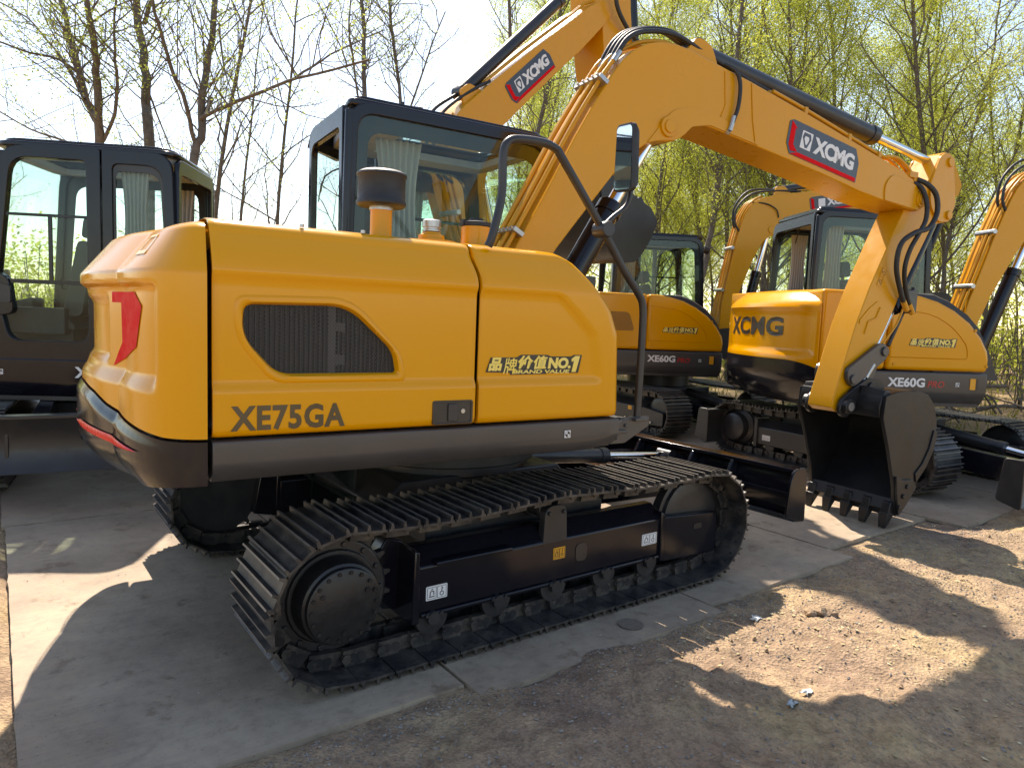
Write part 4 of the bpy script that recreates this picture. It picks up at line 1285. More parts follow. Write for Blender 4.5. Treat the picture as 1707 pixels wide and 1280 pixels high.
# ---------------------------------------------------------------- the smaller excavators behind
KS = 0.92
def rot_about(px, pz, ang):
    return Matrix.Translation((px, 0, pz)) @ Matrix.Rotation(-ang, 4, 'Y') @ Matrix.Translation((-px, 0, -pz))
def small_excavator(label, group, boom_up=0.0, arm_in=0.0, bucket_in=0.0, cab_front=0.62, arm_size=1.0, cab_rear=-0.73, arm_fat=1.0, boom_wide=0.0):
    t = thing('compact_excavator', label, 'excavator', group=group)
    UP = []
    FRAMES['sb'] = IDN
    FOOT = (-0.08*KS, 1.36*KS); TIP = (3.453*KS, 2.455*KS); PINX = (2.795*KS, 0.895*KS)
    off = Matrix.Translation((0.88, -0.17, 0.03))
    Mb = off @ rot_about(*FOOT, boom_up)
    Ma = Mb @ rot_about(*TIP, arm_in) @ Matrix.Translation((TIP[0], 0, TIP[1])) @ Matrix.Scale(arm_size, 4) @ Matrix.Scale(arm_fat, 4, Vector((0.92, 0, -0.39))) @ Matrix.Translation((-TIP[0], 0, -TIP[1]))
    Mk = Ma @ Matrix.Translation((TIP[0], 0, TIP[1])) @ Matrix.Scale(1/arm_fat, 4, Vector((0.92, 0, -0.39))) @ Matrix.Translation((-TIP[0], 0, -TIP[1])) @ rot_about(*PINX, bucket_in)
    FRAMES['sm'] = Mb; FRAMES['sa'] = Ma; FRAMES['sk'] = Mk; FRAMES['so'] = off
    def U(o): UP.append(o); return o
    # tracks
    xa, xb, r, w, pitch = -0.95, 0.98, 0.29, 0.40, 0.14
    sag = [(-0.95, 0), (-0.5, -0.015), (0, 0.01), (0.5, -0.01), (0.98, 0)]
    for side, yc in ((-1, -0.755), (1, 0.755)):
        tr = obj('crawler_track', track_belt(xa, xb, r, yc, w, pitch, sag, 0.02, side < 0), TRK, t, angle=30)
        tr.data.materials.append(INK); tr.data.materials.append(WORN)
        b = sprocket_mesh(xa, r, yc, 0.245, 17)
        b.lathe((xa, yc+side*0.02, r), (0, side, 0), [(0, 0.20), (0.02, 0.20), (0.04, 0.15), (0.12, 0.145), (0.13, 0.13), (0.13, 0)])
        obj('sprocket', b, SATIN, t)
        b = B()
        b.lathe((xb, yc-0.05, r), (0, 1, 0), [(0, 0.12), (0.01, 0.21), (0.03, 0.235), (0.07, 0.235), (0.09, 0.21), (0.10, 0.12)], 32)
        obj('idler', b, SATIN, t)
        b = B()
        yo, yi = yc+side*0.10, yc-side*0.09
        b.prism([(yo, 0.15), (yo, 0.33), (yc, 0.41), (yi, 0.35), (yi, 0.15)], -0.66, 0.72, axis='x')
        b.prism(rpoly([(0.70, 0.12), (1.08, 0.14), (1.08, 0.30), (0.70, 0.34)], 0.03), yo-side*0.06, yo+side*0.012)
        b.prism([(-0.68, 0.12), (-0.64, 0.12), (-0.64, 0.42), (-0.68, 0.42)], yi, yo+side*0.02)
        for xx in (-0.5, -0.15, 0.2, 0.55): b.cyl((xx, yc-0.08, 0.14), (xx, yc+0.08, 0.14), 0.06, n=14)
        fr = obj('track_frame', b, SATIN, t, bevel=0.006)
        if side < 0:
            pict_label('lifting_label', fr, None, (-0.58, yo, 0.20), XU, ZU, 0.10, 0.055)
            for q in (0.40, 0.52, 0.78, 0.88):
                b = B(); b.cyl((q, yo-0.012, 0.165), (q, yo-0.03, 0.165), 0.014, n=8)
                obj('frame_bolt', b, ALU, fr)
            b = B(); plate(b, (0.42, yo, 0.27), XU, ZU, [(0,0),(0.07,0),(0.07,0.05),(0,0.05)], 0.0015); obj('warning_label', b, DECY, fr)
    b = B()
    b.box(-0.5, 0.5, -0.66, 0.66, 0.36, 0.46)
    b.cyl((0, 0, 0.45), (0, 0, 0.70), 0.42, n=40)
    b.box(-0.55, 0.6, -0.38, 0.38, 0.33, 0.55)
    obj('undercarriage', b, SATIN, t, bevel=0.006)
    b = B()
    prof = [(1.84+0.05*(2*k/8-1)**2-0.02, 0.10+0.34*k/8) for k in range(9)]
    b.prism(prof+[(x-0.02, z) for x, z in prof][::-1], -0.93, 0.93)
    b.box(1.80, 1.88, -0.94, 0.94, 0.438, 0.462)
    for yy in (-0.957, 0.94): b.prism(rpoly([(1.70, 0.14), (1.88, 0.09), (1.88, 0.47), (1.74, 0.47)], 0.03), yy, yy+0.017)
    for yy in (-0.45, 0.45): b.prism([(1.66, 0.18), (1.83, 0.14), (1.83, 0.44), (1.80, 0.44)], yy-0.01, yy+0.01)
    bl = obj('dozer_blade', b, SATIN, t, bevel=0.004)
    b = B()
    for yy in (-0.33, 0.33): b.prism([(0.5, 0.26), (1.82, 0.16), (1.82, 0.36), (0.5, 0.44)], yy-0.05, yy+0.05)
    obj('blade_arm', b, BLK, bl, bevel=0.006)
    hydraulic('blade_cylinder', bl, None, (0.55, 0, 0.50), (1.8, 0, 0.34), 0.05, 0.025, 0.6)

    # upper: deck and skirts
    b = B()
    b.box(-1.1, 0.50, -0.88, 0.88, 0.72, 0.95)
    b.box(0.50, 0.70, 0.02, 0.88, 0.72, 0.99)
    b.prism([(-0.4, 0.68), (0.70, 0.68), (0.78, 0.8), (0.70, 1.02), (-0.4, 1.02)], -0.30, 0.0)
    U(obj('upper_frame', b, SATIN, t, 'sb'))
    for side in (-1, 1):
        b = B()
        y = 0.93*side
        sk = [(y*0.97, 1.035), (y, 1.03), (y*1.002, 0.87), (y*0.985, 0.80), (y*0.93, 0.73), (y*0.8, 0.73), (y*0.8, 1.03)]
        b.prism(sk, -1.11, 0.53 if side < 0 else 0.70, axis='x')
        s = U(obj('side_skirt', b, GREY if side < 0 else BLK, t, 'sb', bevel=0.012))
        o_, u_ = ((-0.44, -0.932, 0.895), XU) if side < 0 else ((-0.20, 0.932, 0.895), (-1, 0, 0))
        text('model_lettering', 'XE60G', WHITE, s, o_, u_, ZU, 0.36, 0.085, bold=0.035, off=0.0015)
        text('version_lettering', 'PRO', REDTXT, s, (o_[0]+u_[0]*0.385, o_[1], o_[2]), u_, ZU, 0.165, 0.06, bold=0.02, shear=0.2, off=0.0015)
        if side < 0:
            marker(s, None, (0.22, -0.9322, 0.91), XU, ZU, 0.035)
            b = B(); b.prism(rpoly([(0.36, 0.885), (0.435, 0.885), (0.435, 0.985), (0.36, 0.985)], 0.006), -0.936, -0.930); ob = obj('side_marker', b, DECY, s)
            b = B(); b.box(0.415, 0.435, -0.938, -0.9362, 0.885, 0.985); obj('marker_edge', b, INK, ob)
        else:
            marker(s, None, (0.32, 0.9322, 0.91), (-1, 0, 0), ZU, 0.038)
            pict_label('service_label', s, None, (0.67, 0.932, 0.90), (-1, 0, 0), ZU, 0.13, 0.075)
    # right-hand bonnet with swept front
    fr_out = [(-1.11, 1.045), (0.522, 1.045), (0.53, 1.16), (0.51, 1.24), (0.435, 1.36), (0.31, 1.49), (0.15, 1.595), (-0.02, 1.67), (-0.20, 1.715), (-0.38, 1.73), (-1.11, 1.735)]
    seam = -0.47
    def bonnet(nm, poly):
        b = B()
        b.prism(poly, -0.935, -0.32)
        return U(obj(nm, b, YEL, t, 'sb', bevel=0.035, seg=4))
    ed = bonnet('engine_door', [(-1.11, 1.045), (seam-0.006, 1.045), (seam-0.006, 1.73), (-1.11, 1.735)])
    sc = bonnet('side_cover', [(seam+0.006, 1.045)]+fr_out[1:10]+[(seam+0.006, 1.73)])
    # pressed field on the cover
    b = B()
    fo = rpoly([(seam+0.02, 1.155), (0.31, 1.155), (0.30, 1.27), (0.16, 1.43), (-0.05, 1.55), (seam+0.02, 1.60)], [0.005, 0.03, 0.10, 0.14, 0.12, 0.005], 6)
    fi = [((p[0]-0.0)*0.965+0.0, (p[1]-1.36)*0.93+1.36) for p in fo]
    L0 = [b.v((x, -0.9352, z)) for x, z in fo]; L1 = [b.v((x, -0.9262, z)) for x, z in fi]; L00 = [b.v((x, -0.942, z)) for x, z in [((p[0])*0.985, (p[1]-1.36)*0.97+1.36) for p in fo]]
    n = len(fo)
    for A, D in ((L0, L00), (L00, L1)):
        for i in range(n): b.f([A[i], A[(i+1) % n], D[(i+1) % n], D[i]])
    obj('pressed_rim', b, YEL, sc, angle=70)
    slogan(sc, None, (-0.27, -0.9355, 1.255), XU, ZU, 0.46, 0.085)
    for x_, z_ in ((0.36, 1.42), (0.50, 1.10), (-0.40, 1.10)):
        b = B(); b.cyl((x_, -0.934, z_), (x_, -0.943, z_), 0.013, n=10)
        obj('cover_screw', b, YEL2, sc)
    b = B()
    b.prism(rpoly([(-0.98, 1.27), (-0.62, 1.27), (-0.70, 1.50), (-0.98, 1.50)], 0.05), -0.9385, -0.930)
    obj('vent_grille', b, GRILLE, ed)
    # black anti-slip strip over the swept front
    b = B()
    pts = [(-0.26, 1.722), (-0.07, 1.690), (0.10, 1.625), (0.27, 1.525), (0.395, 1.41), (0.49, 1.285)]
    hs = [0.0, 0.045, 0.05, 0.05, 0.045, 0.0]
    rows = []
    for (x, z), h in zip(pts, hs):
        n_ = Vector((0.45, 0.9)).normalized()
        rows.append([(x+n_.x*hh, yy, z+n_.y*hh) for yy, hh in ((-0.925, -0.02), (-0.915, h*0.6+0.004), (-0.86, h+0.008), (-0.60, h+0.012), (-0.36, h+0.006))])
    b.grid(rows)
    U(obj('tread_strip', b, RUB, t, 'sb', angle=50))
    # counterweight
    P = []
    cwx = lambda u: -1.135-0.20*(1-abs(u)**2.4)
    for k in range(31):
        u = math.sin((k/30-0.5)*PI*0.98)/math.sin(PI*0.49)
        P.append(Vector((cwx(u), 0.915*u)))
    P = [Vector((-1.116, -0.935)), Vector((-1.126, -0.930))]+P+[Vector((-1.126, 0.930)), Vector((-1.116, 0.935))]
    Nn = []
    for i in range(len(P)):
        d = (P[min(i+1, len(P)-1)]-P[max(i-1, 0)]).normalized()
        n_ = Vector((d.y, -d.x))
        Nn.append(n_ if n_.dot(P[i]) > 0 else -n_)
    def cws(i, z, out=0):
        e = min(i, len(P)-1-i)
        bk = min(1, e/8)
        d = 0
        if z > 1.58: d += 0.16*((z-1.58)/0.155)**1.4
        rc = sstep(1.13, 1.17, z)*(1-sstep(1.52, 1.58, z))*sstep(3, 6, e)
        d += 0.03*rc
        if z < 0.98: d += (0.01+0.18*bk)*((0.98-z)/0.30)**2
        p = P[i]-Nn[i]*(d-out)
        return (p.x, p.y, z)
    zseam = lambda i: 1.04+0.05*sstep(2, 10, min(i, len(P)-1-i))
    b = B()
    V = b.grid([[cws(i, zseam(i)+(1.735-zseam(i))*k/24) for i in range(len(P))] for k in range(25)])
    b.f(V[-1])
    cw = U(obj('counterweight', b, YEL, t, 'sb', angle=45))
    b = B()
    V = b.grid([[cws(i, 0.68+0.05*(1-min(1, min(i, len(P)-1-i)/6))+(zseam(i)-0.68-0.05*(1-min(1, min(i, len(P)-1-i)/6)))*k/14, 0.004) for i in range(len(P))] for k in range(15)])
    b.f(V[0][::-1]); b.f(V[-1])
    U(obj('counterweight_base', b, BLK, t, 'sb', angle=45))
    # brand letters wrapped on the rear face
    me = text_mesh('XCMG', 0.035, 0.0, 1.04)
    xs = [v.co.x for v in me.vertices]; ys = [v.co.y for v in me.vertices]
    for v in me.vertices:
        u = (v.co.x-min(xs))/(max(xs)-min(xs)); w_ = (v.co.y-min(ys))/(max(ys)-min(ys))
        yy = 0.58-1.12*u     # seen from the rear the left is +y
        x = cwx(yy/0.915)+0.03-0.0030-(0.0008 if v.co.z > 0 else 0)
        v.co = (x, yy, 1.30+0.18*w_)
    link('brand_lettering', me, INK, cw)
    b = B()
    b.prism(rpoly([(-1.13, 1.55), (-0.55, 1.55), (-0.55, 1.74), (-1.13, 1.74)], 0.02), -0.315, 0.93)
    U(obj('engine_hood', b, YEL, t, 'sb', bevel=0.02))
    # cab
    cab = U(cab_build(t, 'sb', cab_rear, cab_front, -0.03, 0.92, 1.0, 2.56, 1.55, mid=0.60))
    curtain(cab, None, (cab_rear+0.22, 0.86, 0), (cab_rear+0.42, 0.86, 0), 1.72, 2.42, 6)
    curtain(cab, None, (cab_rear+0.16, 0.05, 0), (cab_rear+0.36, 0.05, 0), 1.72, 2.42, 5)
    seat(cab, None, -0.06, 0.44, 1.24)
    b = B()
    b.prism(rpoly([(0.40, 1.05), (0.66, 1.05), (0.62, 1.42), (0.42, 1.48)], 0.04), 0.06, 0.24)
    b.cyl((0.30, 0.72, 1.25), (0.36, 0.70, 1.58), 0.012); b.cyl((0.36, 0.70, 1.58), (0.37, 0.70, 1.67), 0.026)
    b.box(-0.05, 0.40, 0.62, 0.74, 1.2, 1.40)
    obj('control_console', b, FABRIC, cab, bevel=0.01)
    b = B()
    b.cyl((0.84, 0.82, 2.50), (0.92, 0.82, 2.47), 0.05, 0.06, n=16); b.cyl((0.75, 0.82, 2.56), (0.86, 0.82, 2.50), 0.012, n=8)
    obj('work_lamp', b, RUB, cab)
    b = B()
    b.tube([(-0.54, 0.20, 2.60), (-0.50, 0.26, 2.58), (-0.585, 0.50, 2.50), (-0.58, 0.62, 2.30)], 0.007, n=6, smooth=3)
    obj('aerial', b, RUB, cab)
    # boom
    k = KS
    top = [(-0.16, 1.44), (-0.02, 1.80), (0.145, 2.098), (0.338, 2.452), (0.47, 2.675), (0.565, 2.825), (0.64, 2.925), (0.72, 2.995), (0.80, 3.040), (0.89, 3.066), (1.00, 3.078), (1.12, 3.070), (1.23, 3.048), (1.611, 2.984), (2.16, 2.873), (2.988, 2.690), (3.21, 2.645), (3.40, 2.582), (3.49, 2.52), (3.52, 2.45), (3.50, 2.395), (3.44, 2.37)]
    bot = [(3.30, 2.378), (3.047, 2.402), (2.77, 2.435), (2.31, 2.513), (1.686, 2.602), (1.30, 2.655), (1.22, 2.655), (1.15, 2.625), (1.09, 2.560), (1.03, 2.530), (0.97, 2.518), (0.90, 2.510), (0.83, 2.485), (0.755, 2.432), (0.607, 2.284), (0.375, 1.998), (0.246, 1.835), (0.02, 1.48), (-0.01, 1.36), (-0.10, 1.33)]
    sc_ = lambda P: [(x*k, z*k) for x, z in P]
    hw = 0.128
    b = B(); b.prism(sc_(top+bot), -hw, hw+boom_wide)
    boom = U(obj('boom', b, YEL2, t, 'sm', bevel=0.006))
    b = B()
    b.cyl((0.976*k, -hw-0.015, 2.600*k), (0.976*k, -hw+0.005, 2.600*k), 0.052, n=24)
    obj('boss_plate', b, YEL2, boom)
    xlogo(boom, None, (1.60*k, -hw-0.0005, 2.675*k), (0.988, 0, -0.152), (0.152, 0, 0.988), 0.68, 0.20)
    back = [(-0.02, 1.80), (0.145, 2.098), (0.338, 2.452), (0.47, 2.675), (0.565, 2.825), (0.64, 2.925), (0.80, 3.05), (1.0, 3.085)]
    for j, yy in enumerate((-0.105, -0.062, -0.02, 0.03)):
        o_ = 0.03+0.01*(j % 2)
        b = B(); b.tube([((x-o_*0.87)*k, yy, (z+o_*0.5)*k) for x, z in [(-0.15, 1.56)]+back], 0.013, n=6, smooth=3)
        obj('steel_pipe', b, PIPEY, boom, angle=60)
    for x, z in ((0.06, 1.95), (0.36, 2.49)):
        b = B(); b.hexa([((x+dx)*k, yy, (z+dz)*k) for dx, dz in ((-0.085, 0.04), (0.0, -0.01)) for yy, a in ((-0.145, 0), (0.08, 0)) for _ in (0,)] + [((x+dx+0.01)*k, yy, (z+dz+0.022)*k) for dx, dz in ((-0.085, 0.04), (0.0, -0.01)) for yy in (-0.145, 0.08)])
        bmesh.ops.delete(b.bm, geom=list(b.bm.faces), context='FACES')
        b.bm.clear() if False else None
        b = B(); b.cyl(((x-0.03)*k, -0.155, (z+0.03)*k), ((x-0.03)*k, 0.09, (z+0.03)*k), 0.024, n=8)
        obj('pipe_clamp', b, ALU, boom)
    for yy, lift in ((-0.095, 0.05), (-0.03, 0.10)):
        hose('hydraulic_hose', boom, None, [(0.50*k, yy-0.02, 2.72*k), (0.47*k, yy-0.03, 2.86*k), (0.56*k, yy-0.02, 3.02*k+lift*0.5), (0.82*k, yy, 3.12*k+lift), (1.15*k, yy+0.02, 3.10*k+lift*0.6), (1.55*k, yy, 3.01*k)], 0.014, k=6)
    hose('hydraulic_hose', boom, None, [(0.80*k, -0.10, 3.06*k), (0.98*k, -0.145, 2.98*k), (1.10*k, -0.15, 2.86*k), (1.11*k, -0.14, 2.74*k)], 0.009, k=5)
    for yy in (-0.09, -0.05):
        b = B(); b.tube([(1.5*k, yy, 3.035*k), (2.16*k, yy, 2.91*k), (2.99*k, yy, 2.73*k), (3.2*k, yy, 2.69*k), (3.36*k, yy, 2.62*k)], 0.012, n=6, smooth=2); obj('steel_pipe', b, PIPEY, boom, angle=60)
    # cylinders run between posed pins
    inv = Mb.inverted()
    bc0 = inv @ (off @ Vector((0.16*k, 0, 1.22*k)))
    hydraulic('boom_cylinder', boom, None, bc0, (0.976*k, 0, 2.59*k), 0.066, 0.036, 0.62, BLK)
    rod_end = inv @ (Ma @ Vector((3.845*k, 0, 2.79*k)))
    L_ = (rod_end-Vector((1.27*k, 0, 3.12*k))).length
    hydraulic('arm_cylinder', boom, None, (1.27*k, 0, 3.12*k), rod_end, 0.056, 0.030, min(0.9, 1.75*k/L_))
    b = B()
    b.prism(rpoly([(1.14*k, 3.05*k), (1.42*k, 3.00*k), (1.34*k, 3.15*k), (1.22*k, 3.18*k)], 0.03), -0.085, -0.062)
    obj('cylinder_lug', b, YEL2, boom)
    b = B()
    b.prism([(-0.50, 0.90), (0.28, 0.90), (0.15, 1.20), (-0.02, 1.32), (-0.18, 1.30)], -0.16, -0.135)
    U(obj('boom_bracket', b, SATIN, t, 'so'))
    # arm
    armp = [(3.60, 2.60), (3.74, 2.84), (3.80, 2.865), (3.88, 2.84), (3.935, 2.62), (3.965, 2.48), (3.90, 2.335), (3.72, 2.30), (3.479, 1.909), (3.24, 1.458), (2.95, 1.034), (2.875, 0.905), (2.83, 0.855), (2.755, 0.845), (2.70, 0.88)]
    left = [(2.715, 0.96), (2.90, 1.50), (3.02, 1.775), (3.235, 2.18), (3.34, 2.36), (3.38, 2.52), (3.46, 2.58)]
    b = B(); b.prism(sc_(armp+left), -0.092, 0.092+boom_wide)
    arm = U(obj('arm', b, YEL2, t, 'sa', bevel=0.006))
    b = B()
    b.prism(sc_(rpoly([(3.62, 2.60), (3.72, 2.82), (3.80, 2.865), (3.885, 2.835), (3.97, 2.48), (3.90, 2.335), (3.76, 2.32), (3.64, 2.44)], 0.03, 4)), -0.106, -0.091)
    obj('arm_plate', b, YEL2, arm)
    hydraulic('bucket_cylinder', arm, None, (3.88*k, 0, 2.385*k), (3.24*k, 0, 1.24*k), 0.048, 0.028, 0.66, BLK)
    hose('hydraulic_hose', arm, None, [(3.37*k, -0.12, 2.60*k), (3.52*k, -0.17, 2.48*k), (3.50*k, -0.18, 2.30*k), (3.28*k, -0.17, 2.10*k), (3.30*k, -0.15, 1.85*k), (3.42*k, -0.11, 1.65*k)], 0.016, k=6)
    b = B()
    b.prism(sc_(rpoly([(2.80, 1.09), (2.86, 1.03), (3.23, 1.24), (3.26, 1.30), (3.21, 1.36), (3.14, 1.36), (2.80, 1.17)], 0.03, 4)), -0.13, -0.098)
    obj('rocker_link', b, SATIN, arm)
    b = B()
    b.prism(sc_(rpoly([(3.16, 1.34), (3.26, 1.30), (3.20, 1.12), (3.14, 1.0), (3.03, 0.98), (2.98, 1.04)], 0.04, 4)), -0.075, 0.075)
    obj('bucket_link', b, SATIN, arm)
    outer = [(2.930, 0.99), (3.10, 1.022), (3.30, 1.022), (3.43, 0.99), (3.515, 0.91), (3.565, 0.80), (3.575, 0.70), (3.545, 0.57), (3.47, 0.44), (3.36, 0.30), (3.25, 0.17), (3.165, 0.085)]
    mouth = [(3.150, 0.10), (3.105, 0.33), (3.01, 0.60), (2.915, 0.83)]
    hw = 0.32
    b = B()
    inn = [(x+(3.15-x)*0.05, z+(0.6-z)*0.05) for x, z in outer]
    rows = [[(x*k, -hw, z*k) for x, z in outer], [(x*k, hw, z*k) for x, z in outer], [(x*k, hw, z*k) for x, z in inn], [(x*k, -hw, z*k) for x, z in inn]]
    b.grid(rows+[rows[0]])
    bk = U(obj('bucket', b, BUCK, t, 'sk', angle=30))
    for s_ in (-1, 1):
        b = B(); b.prism(sc_(outer+mouth), s_*(hw+0.003), s_*(hw-0.02)); obj('bucket_side', b, BUCK, bk)
    for yy in (-0.13, 0.10):
        b = B(); b.prism(sc_(rpoly([(2.72, 0.84), (2.80, 0.80), (2.95, 0.90), (3.24, 1.0), (3.20, 1.09), (3.02, 1.10), (2.86, 1.02), (2.74, 0.94)], 0.04, 4)), yy, yy+0.03); obj('bucket_ear', b, BUCK, bk)
    for q in range(4):
        yy = -hw+0.04+q*(2*hw-0.08)/3
        b = B(); b.hexa([(3.085*k, yy-0.03, 0.16*k), (3.17*k, yy-0.03, 0.16*k), (3.17*k, yy+0.03, 0.16*k), (3.085*k, yy+0.03, 0.16*k), (3.075*k, yy-0.028, 0), (3.10*k, yy-0.028, 0), (3.10*k, yy+0.028, 0), (3.075*k, yy+0.028, 0)])
        obj('bucket_tooth', b, BUCK, bk)
    return t, UP
def copy_tree(o, parent=None):
    c = o.copy(); C.objects.link(c)
    if parent is not None:
        c.parent = parent
        c.matrix_parent_inverse = o.matrix_parent_inverse.copy()
    return c
def dup(root, label):
    r = copy_tree(root); r['label'] = label
    m_ = {root: r}
    for ch in root.children:
        c = copy_tree(ch, r); m_[ch] = c
        for g in ch.children:
            d = copy_tree(g, c); m_[g] = d
            for h in g.children:
                m_[h] = copy_tree(h, d)
    return r, m_
def place(root, up, x, y, az_track, az_upper, s=1.0, dz=0.0):
    # azimuths run clockwise from +Y, as a compass
    root.location = (x, y, 0)
    root.scale = (s, s, s)
    root.rotation_euler = (0, 0, PI/2-R(az_track))
    S_ = Matrix.Translation((0, 0, dz)) @ Matrix.Rotation(R(az_track-az_upper), 4, 'Z')
    for o in up: o.matrix_basis = S_ @ o.matrix_basis
GRP = 'compact excavators parked behind'
e1, up1 = small_excavator('compact yellow excavator behind open bucket, brand letters across its rear', GRP, R(11), R(-8), R(-4))
e2, m2 = dup(e1, 'compact yellow excavator half hidden by front handrail of large excavator')
up2 = [m2[o] for o in up1]
lift_ = FRAMES['so'] @ rot_about(-0.08*KS, 1.36*KS, R(8)) @ FRAMES['so'].inverted()
for o in up2:
    if o.name.split('.')[0] in ('boom', 'arm', 'bucket'): o.matrix_basis = lift_ @ o.matrix_basis
place(e1, up1, 5.51, 0.29, 186, 120, 1.05)
place(e2, up2, 5.66, 3.42, 186, 121, 1.05)
e3, up3 = small_excavator('black-cabbed excavator at left edge, door facing camera and dozer blade lowered', GRP, R(-34), R(30), R(0), 0.40, 1.0, -0.93)
place(e3, up3, -1.30, 4.02, 188, 299, 1.085, -0.125)
for ch in e3.children:
    if ch.name.startswith('dozer_blade'): ch.location.z = 0.17
e4, up4 = small_excavator('yellow excavator behind large cab, boom raised high with its bucket hanging', GRP, R(51.6), R(-9), R(-172), 0.70, 1.25, -0.25, 1.3, 0.14)
place(e4, up4, 0.955, 2.17, 83, 83, 1.05)
# ---------------------------------------------------------------- ground, plates, trees
def fbm(x, y, s, o=4):
    return noise.fractal(Vector((x*s, y*s, 3.7)), 1.0, 2.0, o)
def ground_z(x, y):
    z = -0.034
    edge = -1.30
    if y < edge or x < -2.12:
        d = max(edge-y if y < edge else 0, (-2.12-x) if x < -2.12 else 0)
        z += 0.012*sstep(0, 0.25, d)
        z += 0.020*fbm(x, y, 0.9)*sstep(0.1, 0.7, d)
        z += (0.013*fbm(x+7, y, 3.5)+0.010*fbm(x, y+3, 9)+0.007*abs(fbm(x+2, y, 17))+0.004*fbm(x, y, 30, 2))*sstep(0, 0.15, d)
        # tyre ruts and a churned patch in the sun
        r_ = math.hypot((x-0.95)/0.25, (y+1.95)/0.30)
        if r_ < 1.6: z += 0.022*(1-sstep(0.5, 1.6, r_))*noise.noise(Vector((x*16, y*16, 0)))+0.012*(1-sstep(0.3, 1.4, r_))
        t = x*0.25+y
        z += 0.006*math.sin(t*34)*sstep(0.9, 1.4, x)*(1-sstep(2.4, 3.0, x))*sstep(0.3, 0.6, d)
    e_ = min(max(0, -1.14-y), 0.6) if x > -2.12 else 0.3
    z += 0.030*sstep(0.0, 0.24, e_)*(0.58+0.8*fbm(x+3, y, 2.4)+0.45*fbm(x, y+9, 8)) if e_ > 0 else 0
    if x > 7.2 or y > 5.2 or x < -3:
        d = max(x-7.2, y-5.2, -3-x)
        z += 0.10*sstep(0, 5, d)+0.05*fbm(x, y, 0.35)*sstep(0, 3, d)+0.25*sstep(5, 40, d)
    return z
def axis_pts(lo, hi, fine, far, gr=1.16):
    n = int((hi-lo)/fine)
    mid = [lo+fine*i for i in range(n+1)]
    a = []; s = fine; p = lo
    while p > -far:
        s *= gr; p -= s; a.append(p)
    c = []; s = fine; p = mid[-1]
    while p < far:
        s *= gr; p += s; c.append(p)
    return a[::-1]+mid+c
b = B()
gx = axis_pts(-2.6, 5.4, 0.034, 220); gy = axis_pts(-3.0, -1.05, 0.030, 220)
b.grid([[(x, y, ground_z(x, y)) for x in gx] for y in gy])
m, nt, bs = new_mat('dirt')
n1 = noise_node(nt, 0.9, 6, 0.6)
n2 = noise_node(nt, 9, 6, 0.7)
n3 = noise_node(nt, 55, 4, 0.7)
r1 = ramp(nt, n1.outputs[0], [(0.36, (0.31, 0.215, 0.150)), (0.52, (0.395, 0.285, 0.178)), (0.66, (0.49, 0.36, 0.185))])
r2 = ramp(nt, n2.outputs[0], [(0.30, (0.45, 0.44, 0.46)), (0.55, (1, 1, 1)), (0.75, (1.35, 1.3, 1.2))])
mx = nd(nt, 'ShaderNodeMixRGB', blend_type='MULTIPLY'); mx.inputs[0].default_value = 0.8
nt.links.new(r1.outputs[0], mx.inputs[1]); nt.links.new(r2.outputs[0], mx.inputs[2])
vo = nd(nt, 'ShaderNodeTexVoronoi'); vo.inputs['Scale'].default_value = 75
tc = nd(nt, 'ShaderNodeTexCoord'); nt.links.new(tc.outputs['Object'], vo.inputs['Vector'])
vr = ramp(nt, vo.outputs['Color'], [(0.0, (0.55, 0.53, 0.55)), (0.6, (1, 1, 1)), (0.97, (1.0, 0.95, 0.9)), (1.0, (2.1, 2.0, 1.9))])
mx2 = nd(nt, 'ShaderNodeMixRGB', blend_type='MULTIPLY'); mx2.inputs[0].default_value = 0.75
nt.links.new(mx.outputs[0], mx2.inputs[1]); nt.links.new(vr.outputs[0], mx2.inputs[2])
nt.links.new(mx2.outputs[0], bs.inputs['Base Color'])
bs.inputs['Roughness'].default_value = 0.95
bs.inputs['Specular IOR Level'].default_value = 0.15
ad = nd(nt, 'ShaderNodeMath', operation='ADD')
nt.links.new(n3.outputs[0], ad.inputs[0]); nt.links.new(vo.outputs['Distance'], ad.inputs[1])
bp = nd(nt, 'ShaderNodeBump'); bp.inputs['Strength'].default_value = 0.7; bp.inputs['Distance'].default_value = 0.012
nt.links.new(ad.outputs[0], bp.inputs['Height']); nt.links.new(bp.outputs[0], bs.inputs['Normal'])
DIRT = m
kind(obj('ground', b, DIRT, angle=180), 'structure')

# ground plates
m, nt, bs = new_mat('ground_plate')
n1 = noise_node(nt, 1.3, 7, 0.65); n2 = noise_node(nt, 14, 6, 0.75); n4 = noise_node(nt, 0.55, 3, 0.5)
r1 = ramp(nt, n1.outputs[0], [(0.30, (0.26, 0.198, 0.142)), (0.50, (0.35, 0.272, 0.195)), (0.70, (0.43, 0.34, 0.24))])
r2 = ramp(nt, n2.outputs[0], [(0.30, (0.72, 0.70, 0.68)), (0.5, (1, 1, 1)), (0.72, (1.15, 1.12, 1.05))])
r4 = ramp(nt, n4.outputs[0], [(0.34, (0.62, 0.52, 0.47)), (0.46, (1, 1, 1))])
mx = nd(nt, 'ShaderNodeMixRGB', blend_type='MULTIPLY'); mx.inputs[0].default_value = 0.9
nt.links.new(r1.outputs[0], mx.inputs[1]); nt.links.new(r2.outputs[0], mx.inputs[2])
mx2 = nd(nt, 'ShaderNodeMixRGB', blend_type='MULTIPLY'); mx2.inputs[0].default_value = 0.7
nt.links.new(mx.outputs[0], mx2.inputs[1]); nt.links.new(r4.outputs[0], mx2.inputs[2])
